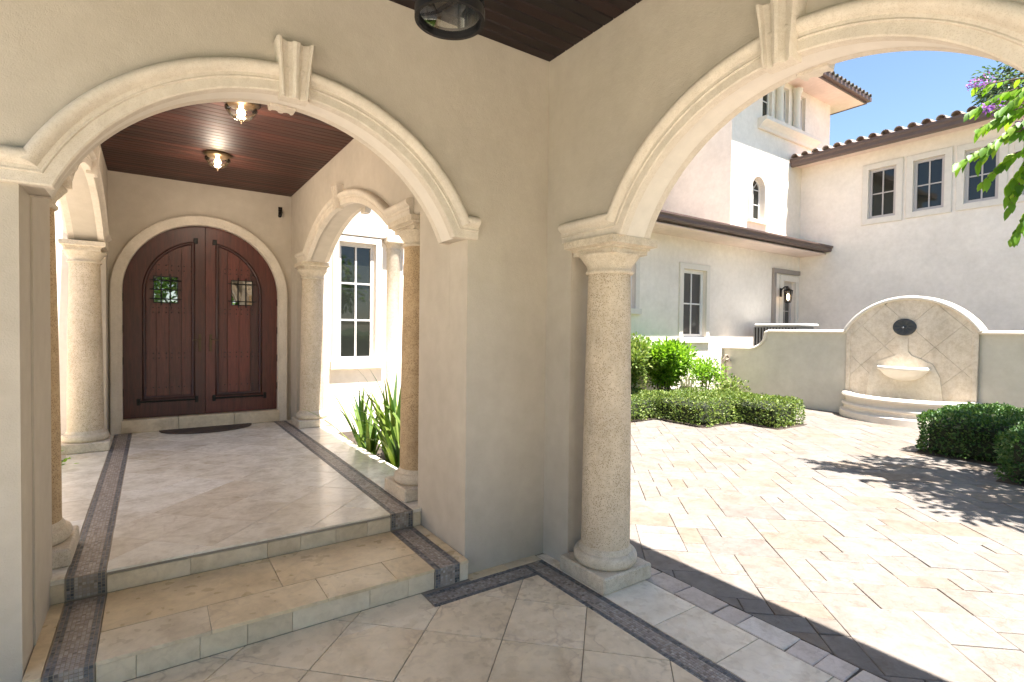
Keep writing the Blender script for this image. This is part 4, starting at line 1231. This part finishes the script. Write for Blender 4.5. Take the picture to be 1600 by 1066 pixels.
# face of diamond-laid slabs, each its own piece
slab_out = [(FY + FHW, 0.0)] + farc + [(FY - FHW, 0.0)]
MB().prism(slab_out, face_neg_x(GX - 0.025), -0.26, 0.0).build('backing', 'grout', ft)
def clip_convex(poly, conv):
    n = len(conv)
    for i in range(n):
        a, b = conv[i], conv[(i + 1) % n]
        side = lambda p: (b[0] - a[0]) * (p[1] - a[1]) - (b[1] - a[1]) * (p[0] - a[0])
        def cut(p, q):
            sp, sq = side(p), side(q); t = sp / (sp - sq); return (p[0] + (q[0] - p[0]) * t, p[1] + (q[1] - p[1]) * t)
        if not poly: return poly
        poly = clip(poly, lambda p: side(p) >= -1e-9, cut)
    return poly
conv = [(FY - FHW + 0.005, 0.3), (FY + FHW - 0.005, 0.3)] + [(FY + (p[0] - FY) * 0.995, p[1] - 0.004) for p in farc]
dsz = 0.62
for i in range(-5, 6):
    for j in range(-2, 8):
        u0 = i * dsz; v0 = j * dsz + 0.05
        g_ = 0.0022
        sq = [(u0 + g_, v0 + g_), (u0 + dsz - g_, v0 + g_), (u0 + dsz - g_, v0 + dsz - g_), (u0 + g_, v0 + dsz - g_)]
        dm = [(FY + (a - b) / sqrt(2) + 1.3 * 0, (a + b) / sqrt(2) + 0.2) for a, b in sq]
        q = clip_convex(dm, conv)
        if len(q) >= 3 and area(q) > 0.003:
            MB().prism(q, face_neg_x(GX - 0.025), -0.002, 0.03).build('slab', 'fount', ft)
cpath = [(FY + FHW + 0.0, 1.86)] + farc[1:-1] + [(FY - FHW - 0.0, 1.86)]
MB().sweep(cpath, [(-0.005, -0.26), (-0.005, 0.05), (0.012, 0.075), (0.045, 0.078), (0.07, 0.055), (0.075, 0.0), (0.075, -0.25), (-0.005, -0.26)], face_neg_x(GX - 0.03)).build('coping', 'trim', ft, smooth=50)
for s in (-1, 1):
    MB().cbox(GX - 0.075, GX - 0.03, FY + s * (FHW - 0.045) - 0.045, FY + s * (FHW - 0.045) + 0.045, 0.0, 1.84, 0.008).build('side_strip', 'fount', ft)
# plaque
pq = MB()
pr = [(0.0005, 0.03), (0.03, 0.032), (0.045, 0.02), (0.1, 0.022), (0.15, 0.03), (0.19, 0.034), (0.205, 0.024), (0.205, 0.0)]
vs = []; fs = []; n = 40
for i in range(n):
    a = 2 * pi * i / n
    for r, h in pr:
        hh = h + (0.007 * cos(10 * a) if 0.05 < r < 0.18 else 0)
        vs.append((GX - 0.055 - hh, 1.037 + r * cos(a), 1.955 + 0.86 * r * sin(a)))
k = len(pr)
for i in range(n):
    for t in range(k - 1): fs.append((i * k + t, ((i + 1) % n) * k + t, ((i + 1) % n) * k + t + 1, i * k + t + 1))
pq.add(vs, fs); pqo = pq.build('plaque', 'pewter', ft, smooth=40)
MB().tube([(GX - 0.06, 1.037, 1.955), (GX - 0.13, 1.037, 1.95), (GX - 0.15, 1.037, 1.93)], 0.018, 8).build('spout', 'pewter', pqo, smooth=50)
# shaped relief behind the bowl (raised stone run)
rel = [(1.037 + a, z) for a, z in ((0.07, 1.72), (0.075, 1.45), (0.15, 1.36), (0.3, 1.3), (0.5, 1.2), (0.62, 0.95), (0.66, 0.6), (0.68, 0.42), (-0.68, 0.42), (-0.66, 0.6), (-0.62, 0.95), (-0.5, 1.2), (-0.3, 1.3), (-0.15, 1.36), (-0.075, 1.45), (-0.07, 1.72))]
MB().prism(rel[::-1], face_neg_x(GX - 0.055), -0.004, 0.018).build('raised_panel', 'fount_pale', ft)
# bowl
bl = MB(); bp = [(0.001, 0.84), (0.12, 0.845), (0.24, 0.885), (0.34, 0.95), (0.4, 1.02), (0.415, 1.045), (0.44, 1.055), (0.465, 1.07), (0.472, 1.1), (0.462, 1.13), (0.44, 1.142), (0.415, 1.138), (0.39, 1.1), (0.25, 1.02), (0.001, 1.0)]
bl.lathe(bp, 0, 0, n=28, a0=pi / 2, a1=3 * pi / 2)
bl.v = [(GX - 0.07 + x * 0.85, 1.03 + yy, z) for x, yy, z in bl.v]
bl.build('bowl', 'trim', ft, smooth=50)
# basin
BC = (GX + 0.42, 1.0); a_ = math.acos(0.44 / 1.27)
bprof = [(1.05, 0.44), (1.10, 0.5), (1.14, 0.52), (1.23, 0.53), (1.29, 0.515), (1.31, 0.475), (1.29, 0.435), (1.235, 0.42), (1.225, 0.41), (1.225, 0.34), (1.235, 0.325), (1.27, 0.32), (1.295, 0.3), (1.3, 0.27), (1.285, 0.245), (1.255, 0.235), (1.25, 0.22), (1.25, 0.17), (1.27, 0.155), (1.31, 0.15), (1.335, 0.13), (1.34, 0.0)]
bs = MB().lathe(bprof, BC[0], BC[1], n=44, a0=pi - 1.23, a1=pi + 1.23, caps=False)
bs.build('basin', 'trim', ft, smooth=45)
MB().add([(BC[0], BC[1], 0.43)] + [(BC[0] + 1.09 * cos(t), BC[1] + 1.09 * sin(t), 0.43) for t in [pi - 1.25 + 2.5 * i / 30 for i in range(31)]], [(0, i, i + 1) for i in range(1, 31)]).build('water', 'water', ft)

# pipe by the wall
pp = empty('water_pipe', (10.15, 5.08, 0), 'old curved metal water pipe against the house wall corner', 'pipe')
MB().tube([(10.06, 5.05, 0), (10.06, 5.05, 1.08), (10.1, 5.05, 1.17), (10.2, 5.05, 1.19), (10.26, 5.05, 1.14)], 0.03, 10).build('riser', 'copper', pp, smooth=60)
MB().tube([(10.24, 5.05, 0), (10.22, 5.05, 0.6), (10.16, 5.05, 0.9), (10.17, 5.05, 1.06), (10.3, 5.05, 1.09)], 0.026, 10).build('return_leg', 'copper', pp, smooth=60)
MB().lathe([(0.001, 1.0), (0.055, 1.0), (0.055, 1.06), (0.001, 1.06)], 10.28, 5.05, n=12, caps=False).build('valve', 'copper', pp)

# air conditioner behind the wall
ac = empty('air_conditioner', (11.7, 4.35, 0), 'grey air conditioning unit half hidden behind the garden wall', 'air conditioner')
MB().cbox(11.35, 12.2, 3.75, 5.0, 0.0, 1.98, 0.02).build('cabinet', 'ac', ac)
MB().cbox(11.3, 12.25, 3.65, 4.95, 1.985, 2.06, 0.03).build('top_cover', 'ac_top', ac)
for k in range(14):
    yy = 3.8 + k * 0.085
    MB().box(11.33, 11.348, yy, yy + 0.03, 1.2, 1.95).build('louvre', 'iron', ac)

# ------------------------------------------------------------------ plants
def leaves_obj(name, P_, D_, N_, L_, W_, mat, parent=None, kind=None, fold=0.2, droop=0.0, rich=False):
    """many small folded leaves as one mesh; rich leaves have a rounded outline, a midrib fold and a curl"""
    P_ = np.asarray(P_, float); n = len(P_)
    D_ = np.asarray(D_, float); N_ = np.asarray(N_, float)
    D_ = D_ / np.linalg.norm(D_, axis=1, keepdims=True)
    Sd = np.cross(D_, N_); Sd /= np.maximum(np.linalg.norm(Sd, axis=1, keepdims=True), 1e-6)
    Nn = np.cross(Sd, D_)
    L_ = np.broadcast_to(L_, (n,))[:, None]; W_ = np.broadcast_to(W_, (n,))[:, None]
    if not rich:
        mid = P_ + D_ * L_ * 0.45
        tip = P_ + D_ * L_ - Nn * L_ * droop
        v = np.stack([P_, mid + Sd * W_ / 2 + Nn * W_ * fold, tip, mid - Sd * W_ / 2 + Nn * W_ * fold], 1).reshape(-1, 3)
        b = np.arange(n)[:, None] * 4
        f = np.concatenate([b + np.array([[0, 1, 2]]), b + np.array([[0, 2, 3]])], 1).reshape(-1, 3)
    else:
        curl = nrg.uniform(0.3, 1.6, (n, 1)) * droop
        tw = nrg.uniform(-0.35, 0.35, (n, 1))
        rows = []
        st = [(0.0, 0.05), (0.22, 0.8), (0.5, 1.0), (0.78, 0.62), (1.0, 0.03)]
        for t, w in st:
            c = P_ + D_ * L_ * t - Nn * L_ * curl * t * t
            s2 = Sd + Nn * tw * t
            rows += [c + s2 * W_ * w / 2 + Nn * W_ * w * fold, c, c - s2 * W_ * w / 2 + Nn * W_ * w * fold]
        v = np.stack(rows, 1).reshape(-1, 3)
        tri = []
        for i in range(4):
            for j in range(2):
                a0 = i * 3 + j; tri += [[a0, a0 + 1, a0 + 4], [a0, a0 + 4, a0 + 3]]
        tri = np.array(tri)
        f = (np.arange(n)[:, None, None] * 15 + tri[None]).reshape(-1, 3)
    me = bpy.data.meshes.new(name)
    me.vertices.add(len(v)); me.vertices.foreach_set('co', v.ravel())
    me.loops.add(f.size); me.loops.foreach_set('vertex_index', f.ravel().astype(np.int32))
    me.polygons.add(len(f)); me.polygons.foreach_set('loop_start', np.arange(0, f.size, 3, dtype=np.int32))
    me.polygons.foreach_set('loop_total', np.full(len(f), 3, np.int32))
    me.update(calc_edges=True); me.validate()
    if rich: me.shade_smooth()
    me.materials.append(M[mat])
    return link(name, me, parent, kind=kind)

def rv(n): 
    d = nrg.normal(size=(n, 3)); return d / np.linalg.norm(d, axis=1, keepdims=True)

def hedge(label, blocks, mat, dens=900, leaf=0.05, name='clipped_hedge'):
    x0, x1, y0, y1, z = blocks[0]
    h = empty(name, ((x0 + x1) / 2, (y0 + y1) / 2, 0), label, 'hedge', 'clipped hedges round the courtyard')
    core = MB(); PP = []; DD = []
    for x0, x1, y0, y1, z1 in blocks:
        core.cbox(x0 + 0.09, x1 - 0.09, y0 + 0.09, y1 - 0.09, 0.0, z1 - 0.08, 0.08)
        faces = [((x0, y0, z1), (x1 - x0, 0, 0), (0, y1 - y0, 0), (0, 0, 1)), ((x0, y0, 0.03), (0, y1 - y0, 0), (0, 0, z1 - 0.03), (-1, 0, 0)), ((x1, y0, 0.03), (0, y1 - y0, 0), (0, 0, z1 - 0.03), (1, 0, 0)), ((x0, y0, 0.03), (x1 - x0, 0, 0), (0, 0, z1 - 0.03), (0, -1, 0)), ((x0, y1, 0.03), (x1 - x0, 0, 0), (0, 0, z1 - 0.03), (0, 1, 0))]
        cen = np.array([(x0 + x1) / 2, (y0 + y1) / 2, z1 / 2]); half = np.array([(x1 - x0) / 2, (y1 - y0) / 2, z1 / 2])
        for o, a, b, nn in faces:
            o, a, b, nn = map(np.array, (o, a, b, nn))
            n = int(dens * np.linalg.norm(a) * np.linalg.norm(b))
            t = nrg.random((n, 2)); p = o + a * t[:, :1] + b * t[:, 1:]
            # round the box off and let the clipped face waver
            q = (p - cen) / half
            k = np.maximum(0, np.abs(q) - (1 - 0.07 / half)) * half / 0.07
            push = np.maximum(1, np.linalg.norm(k, axis=1, keepdims=True))
            wob = 0.022 * (np.sin(p[:, :1] * 9 + 1) + np.sin(p[:, 1:2] * 11) + np.sin(p[:, 2:] * 13 + p[:, :1] * 5))
            depth = nrg.exponential(0.03, (n, 1)) - 0.02
            p = p - np.sign(q) * np.where(k > 0, (k - k / push) * 0.07, 0) - nn * (depth + wob)
            PP.append(p); DD.append(nn * 0.75 + rv(n) * 0.9 + np.array([0, 0, 0.25]))
    sb = MB()
    for i, (x0, x1, y0, y1, z1) in enumerate(blocks):
        ri = [(x0 + (x1 - x0) / 2 + ((x1 - x0) / 2 + 0.035 + rnd.uniform(-.012, .012)) * a, y0 + (y1 - y0) / 2 + ((y1 - y0) / 2 + 0.035 + rnd.uniform(-.012, .012)) * b) for a, b in ((-1, -1), (-.5, -1), (0, -1), (.5, -1), (1, -1), (1, -.5), (1, 0), (1, .5), (1, 1), (.5, 1), (0, 1), (-.5, 1), (-1, 1), (-1, .5), (-1, 0), (-1, -.5))]
        stone(sb, ri, -0.01, 0.012 + 0.003 * i, 0.01)
    sb.build('soil_bed', 'soil', h)
    core.build('twigs', 'core', h)
    PP = np.concatenate(PP); DD = np.concatenate(DD)
    keep = PP[:, 2] > 0.01
    PP, DD = PP[keep], DD[keep]
    leaves_obj('foliage', PP, DD, rv(len(PP)), nrg.uniform(0.6, 1.15, len(PP)) * leaf, nrg.uniform(0.45, 0.65, len(PP)) * leaf, mat, h, kind='stuff')
    return h
hedge('sunlit clipped box hedge stepping along the house bed', [(7.0, 7.98, 1.88, 3.6, 0.5), (5.95, 7.5, 2.72, 4.3, 0.5), (4.6, 6.35, 3.85, 4.9, 0.48)], 'hedge', 1500, 0.05)
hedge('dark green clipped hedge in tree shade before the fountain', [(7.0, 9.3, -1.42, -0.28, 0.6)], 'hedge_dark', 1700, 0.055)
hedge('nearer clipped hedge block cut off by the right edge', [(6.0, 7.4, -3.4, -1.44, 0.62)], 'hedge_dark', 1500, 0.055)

def bush(label, cx, cy, rx, ry, z0, z1, mat, n=2600, leaf=0.09, stems=9, name='leafy_bush', cat='bush', group=None):
    b = empty(name, (cx, cy, 0), label, cat, group)
    st = MB(); cl = []
    for k in range(stems):
        a = 2 * pi * k / stems + rnd.uniform(-0.3, 0.3); r = rnd.uniform(0.35, 0.95)
        tip = (cx + rx * r * cos(a), cy + ry * r * sin(a), z0 + (z1 - z0) * rnd.uniform(0.55, 0.98) * (1.08 - 0.3 * r))
        midp = (cx + rx * r * 0.4 * cos(a), cy + ry * r * 0.4 * sin(a), z0 + (tip[2] - z0) * 0.55)
        st.tube([(cx + 0.05 * cos(a), cy + 0.05 * sin(a), 0.0), midp, tip], [0.018, 0.012, 0.004], 5)
        cl += [(tip, 0.30), (midp, 0.3)]
        for q in range(3):
            t = rnd.uniform(0.4, 1.0)
            cl.append(((midp[0] + (tip[0] - midp[0]) * t + rnd.uniform(-.18, .18), midp[1] + (tip[1] - midp[1]) * t + rnd.uniform(-.18, .18), midp[2] + (tip[2] - midp[2]) * t + rnd.uniform(-.12, .15)), 0.2))
    st.build('stems', 'bark', b)
    per = n // len(cl)
    PP = []; DD = []
    for c, r in cl:
        d = rv(per); rr = r * nrg.random((per, 1)) ** 0.45
        PP.append(np.array(c) + d * rr * np.array([1, 1, 0.85])); DD.append(d + np.array([0, 0, 0.55]) + 0.5 * rv(per))
    PP = np.concatenate(PP); DD = np.concatenate(DD)
    PP[:, 2] = np.maximum(PP[:, 2], 0.05)
    PP[:, 1] = np.minimum(PP[:, 1], HY - 0.06)
    leaves_obj('foliage', PP, DD, rv(len(PP)) * 0.6 + np.array([0, 0, 1]), nrg.uniform(0.6, 1.2, len(PP)) * leaf, nrg.uniform(0.4, 0.55, len(PP)) * leaf, mat, b, kind='stuff', droop=0.15, rich=True, fold=0.12)
    return b
bush('bright green bush below the house window behind the hedge', 7.1, 4.6, 0.85, 0.5, 0.3, 1.74, 'bush', 11000, 0.095, 14, group='bushes in the house bed')
bush('darker green bush beside the column at the bed corner', 5.9, 4.6, 0.6, 0.5, 0.3, 1.75, 'hedge', 6000, 0.09, 9, group='bushes in the house bed')
bush('small thin bush near the water pipe', 8.75, 4.7, 0.4, 0.35, 0.2, 1.25, 'bush', 1300, 0.09, 6, group='bushes in the house bed')
bush('low weedy plant at the garden wall foot', 9.6, 4.6, 0.4, 0.3, 0.05, 0.6, 'hedge', 800, 0.08, 6, group='bushes in the house bed')
bush('small shrub in the bed left of the entry', -3.72, 4.1, 0.16, 0.3, 0.15, 0.36, 'bush', 700, 0.07, 6, group='bushes beside the entry')

def strap_plant(label, cx, cy, n, h, spread, group='strap leaf plants beside the landing'):
    p = empty('strap_leaf_plant', (cx, cy, 0.1), label, 'plant', group)
    for k in range(n):
        a = rnd.uniform(0, 2 * pi); lean = rnd.uniform(0.05, spread); L = h * rnd.uniform(0.65, 1.08); w = rnd.uniform(0.016, 0.026)
        seg = 9; vs = []; fs = []
        sx, sy = -sin(a), cos(a); bx, by = cx + rnd.uniform(-.06, .06), cy + rnd.uniform(-.06, .06)
        bend = rnd.uniform(0.1, 0.8) if rnd.random() < 0.75 else rnd.uniform(1.2, 1.9)
        x = 0; z = 0.08; th = lean
        for i in range(seg + 1):
            t = i / seg
            ww = w * (1 - t ** 2.2) * (0.6 + 0.9 * min(1, t * 3)) + 0.0008
            for e, q in ((-1, 0), (0, -0.35), (1, 0)):
                vs.append((bx + x * cos(a) + e * ww * sx, by + x * sin(a) + e * ww * sy, z + q * ww))
            th = lean + bend * t ** 2.0
            x += L / seg * sin(th); z += L / seg * cos(th)
        for i in range(seg):
            for j in range(2): fs.append((i * 3 + j, i * 3 + j + 1, (i + 1) * 3 + j + 1, (i + 1) * 3 + j))
        MB().add(vs, fs).build('leaf', 'strap', p, smooth=60)
strap_plant('upright strap leaf plant close to the right entry column', -0.13, 2.05, 30, 1.2, 0.3)
strap_plant('tall strap leaf clump in the middle of the garden bed', -0.17, 2.75, 32, 1.3, 0.4)
strap_plant('arching strap leaf plant beside the pale door column', -0.2, 3.75, 18, 1.0, 0.8)
strap_plant('bushy strap leaf clump between the upright plant and the tall one', -0.22, 2.4, 26, 1.1, 0.45)
strap_plant('low strap leaf tuft touching the landing edge', -0.3, 3.3, 18, 0.8, 0.7)
strap_plant('short strap leaf plant farther into the sunny bed', 0.04, 3.25, 16, 0.9, 0.4)

def tree(name, label, base, trunk_pts, tr, crown, mat, nl, leaf, parent=None, cat='tree', limbs=7, droop=0.35, clusters=40, crad=0.5, group=None, seed=1):
    rr = random.Random(seed)
    t = empty(name, base, label, cat, group)
    tb = MB()
    tb.tube(trunk_pts, tr, 10)
    top = Vector(trunk_pts[-1])
    (cx, cy, cz), (rx, ry, rz) = crown
    cl = []
    for k in range(clusters):
        while True:
            p = Vector((rr.uniform(-1, 1), rr.uniform(-1, 1), rr.uniform(-1, 1)))
            if 0.25 < p.length < 1: break
        p = p.normalized() * (p.length ** 0.5)
        cl.append(Vector((cx + rx * p.x, cy + ry * p.y, cz + rz * p.z)))
    ends = []
    for k in range(limbs):
        c = cl[k * len(cl) // limbs]
        m1 = top.lerp(c, 0.45) + Vector((rr.uniform(-.2, .2), rr.uniform(-.2, .2), 0.25 * rz))
        tb.tube([top - Vector((0, 0, 0.25)), m1, c], [tr[-1] * 0.6, tr[-1] * 0.34, 0.012], 7)
        ends += [m1, c]
    for c in cl:
        e = min(ends, key=lambda q: (q - c).length)
        m1 = e.lerp(c, 0.5) + Vector((0, 0, 0.08))
        tb.tube([e, m1, c], [0.02, 0.013, 0.005], 5)
    tb.build('trunk', 'bark', t, smooth=50)
    PP = []; DD = []
    per = nl // clusters
    for c in cl:
        d = rv(per); r = crad * nrg.random((per, 1)) ** 0.5 * rr.uniform(0.7, 1.25)
        PP.append(np.array(c) + d * r * np.array([1, 1, 0.75])); DD.append(d * np.array([1, 1, 0.5]) + np.array([0, 0, -droop]) + 0.4 * rv(per))
    PP = np.concatenate(PP); DD = np.concatenate(DD)
    leaves_obj('crown', PP, DD, rv(len(PP)) * 0.5 + np.array([0, 0, 1]), nrg.uniform(0.65, 1.15, len(PP)) * leaf, nrg.uniform(0.34, 0.46, len(PP)) * leaf, mat, t, fold=0.12, droop=0.2, rich=(leaf < 0.2))
    return t, cl

ct, cl = tree('courtyard_tree', 'large leaved tree with fresh green drooping leaves overhanging the courtyard', (6.9, -4.4, 0), [(6.9, -4.4, -0.1), (6.85, -4.3, 1.2), (6.6, -4.0, 2.3), (6.4, -3.7, 3.0)], [0.16, 0.13, 0.11, 0.1], ((6.55, -3.5, 4.3), (2.1, 1.55, 1.2)), 'treeleaf', 7600, 0.175, clusters=60, crad=0.42, limbs=9, droop=0.6, seed=4)
# sprays of long leaves reaching into view, leaves in two rows along a drooping twig
SPRAY = []
def spray(parent, pts, n, leaf, mat='treeleaf'):
    pts = [pts[0]] + [(p[0], p[1] - 0.13, p[2]) for p in pts[1:]]
    tw = MB().tube(pts, [0.012] + [0.008] * (len(pts) - 2) + [0.003], 6).build('twig', 'bark', parent, smooth=50)
    V = [Vector(p) for p in pts]
    PP = []; DD = []; NN = []
    for i in range(n):
        t = (0.12 + 0.88 * i / n) * (len(V) - 1); k = min(int(t), len(V) - 2); p = V[k].lerp(V[k + 1], t - k)
        d = (V[k + 1] - V[k]).normalized(); sd = d.cross(Vector((0, 0, 1))).normalized()
        s = 1 if i % 2 else -1
        dd = sd * s * 0.75 + d * 0.55 + Vector((0, 0, -0.55 + rnd.uniform(-.3, .2)))
        PP.append(p); DD.append(dd); NN.append(Vector((0, 0, 1)) + sd * s * 0.5 + Vector((rnd.uniform(-.3, .3), rnd.uniform(-.3, .3), 0)))
    for a, b, c in zip(PP, DD, NN):
        SPRAY.append((tuple(a), tuple(b), tuple(c), rnd.uniform(0.5, 1.2) * leaf, rnd.uniform(0.36, 0.5) * leaf))
S0 = (5.3, -2.5, 4.4)
for pts, n in (([S0, (5.2, -1.9, 4.1), (5.0, -1.45, 3.95), (4.85, -1.12, 3.72)], 28), ([S0, (5.3, -1.9, 3.9), (5.2, -1.5, 3.8), (5.05, -1.3, 3.5)], 24), ([S0, (5.4, -2.0, 4.4), (5.4, -1.5, 4.35), (5.3, -1.2, 4.2)], 26), ([(5.3, -2.4, 4.2), (5.3, -1.9, 4.0), (5.25, -1.6, 3.6), (5.2, -1.5, 3.2)], 26), ([(5.0, -2.4, 3.6), (4.95, -2.0, 3.4), (4.9, -1.72, 3.1), (4.85, -1.6, 2.8)], 24), ([S0, (5.3, -1.8, 4.55), (5.2, -1.4, 4.5), (5.15, -1.15, 4.36)], 28), ([S0, (5.2, -2.0, 4.3), (5.1, -1.55, 4.25), (5.0, -1.25, 4.1)], 28),([S0, (5.2, -2.0, 4.55), (5.1, -1.65, 4.45), (5.05, -1.42, 4.25)], 22), ([S0, (5.2, -1.9, 4.25), (5.0, -1.55, 4.05), (4.9, -1.3, 3.72)], 26), ([S0, (5.5, -2.0, 4.1), (5.4, -1.62, 3.8), (5.3, -1.45, 3.45)], 22), ([(5.2, -2.6, 3.9), (5.2, -2.1, 3.7), (5.1, -1.8, 3.4), (5.0, -1.65, 3.05)], 22), ([(5.0, -2.6, 3.8), (4.9, -2.1, 3.5), (4.8, -1.85, 3.2), (4.7, -1.72, 2.85)], 20), ([S0, (5.6, -2.0, 4.6), (5.6, -1.6, 4.5), (5.6, -1.35, 4.3)], 22), ([S0, (5.0, -2.1, 4.2), (4.8, -1.85, 4.0), (4.7, -1.72, 3.7)], 22), ([(5.5, -2.4, 4.0), (5.5, -1.9, 3.9), (5.5, -1.6, 3.7), (5.45, -1.42, 3.4)], 22)):
    spray(ct, pts, int(n * 1.25), 0.165)
# spikes of purple blossom on their own twigs
for pts in ([S0, (5.3, -1.8, 4.6), (5.28, -1.4, 4.66), (5.25, -1.12, 4.68)], [S0, (5.2, -1.9, 4.35), (5.15, -1.5, 4.3), (5.12, -1.3, 4.32)], [S0, (5.4, -1.9, 4.2), (5.38, -1.65, 4.1), (5.36, -1.5, 4.1)]):
    spray(ct, pts, 14, 0.13)
    V = [Vector(p) for p in pts]
    PP = []
    for i in range(90):
        t = rnd.random(); c = V[2].lerp(V[3], 0.45 + 0.65 * t); w = 0.05 * (1.05 - 0.7 * t)
        PP.append((c.x + rnd.gauss(0, w), c.y - 0.13 + rnd.gauss(0, w * 0.8), c.z + 0.02 + rnd.gauss(0, w)))
    d = rv(90)
    leaves_obj('blossom', np.array(PP), d, rv(90), nrg.uniform(0.018, 0.04, 90), nrg.uniform(0.016, 0.034, 90), 'purple', ct, kind='stuff')

# the 300 leaves that show largest are pieces of their own, the others stay one mass
def leaf_size(l):
    q = project(l[0])
    if q is None or q[0] > 1640 or q[1] > 500: return 0
    return l[3] / q[2]
SPRAY.sort(key=lambda l: -leaf_size(l))
for k, l in enumerate(SPRAY[:300]):
    leaves_obj('leaf', [l[0]], [l[1]], [l[2]], l[3], l[4], 'treeleaf', ct, fold=0.14, droop=0.22, rich=True)
_l = SPRAY[300:]
leaves_obj('leaf_mass', [l[0] for l in _l], [l[1] for l in _l], [l[2] for l in _l], np.array([l[3] for l in _l]), np.array([l[4] for l in _l]), 'treeleaf', ct, kind='stuff', fold=0.14, droop=0.22, rich=True)

tree('far_tree', 'grey green tree rising behind the wing roof', (21.5, 1.0, 0), [(21.5, 1.0, -0.1), (21.4, 1.0, 4.0), (21.3, 0.9, 7.6)], [0.28, 0.22, 0.16], ((21.0, 0.6, 10.2), (1.9, 1.75, 1.7)), 'farleaf', 9000, 0.2, clusters=46, crad=0.6, limbs=7, droop=0.1, seed=9)
# trees across the drive : they show in the door glass
for k, (x, y, lab) in enumerate(((-9.5, -15.5, 'broad tree across the driveway seen mirrored in the door glass'), (-3.5, -17.0, 'middle tree across the driveway behind the viewpoint'), (3.5, -16.0, 'last tree across the driveway on the courtyard side'))):
    tree('driveway_tree', lab, (x, y, 0), [(x, y, -0.2), (x + 0.1, y, 1.6), (x, y + 0.1, 3.0)], [0.24, 0.2, 0.15], ((x, y, 4.6), (3.1, 2.4, 2.6)), 'bush', 5200, 0.42, clusters=46, crad=0.95, limbs=6, droop=0.1, group='trees across the driveway', seed=20 + k)
hedge('long hedge along the far side of the driveway', [(-13, 9, -13.4, -12.4, 1.3)], 'hedge', 130, 0.16)
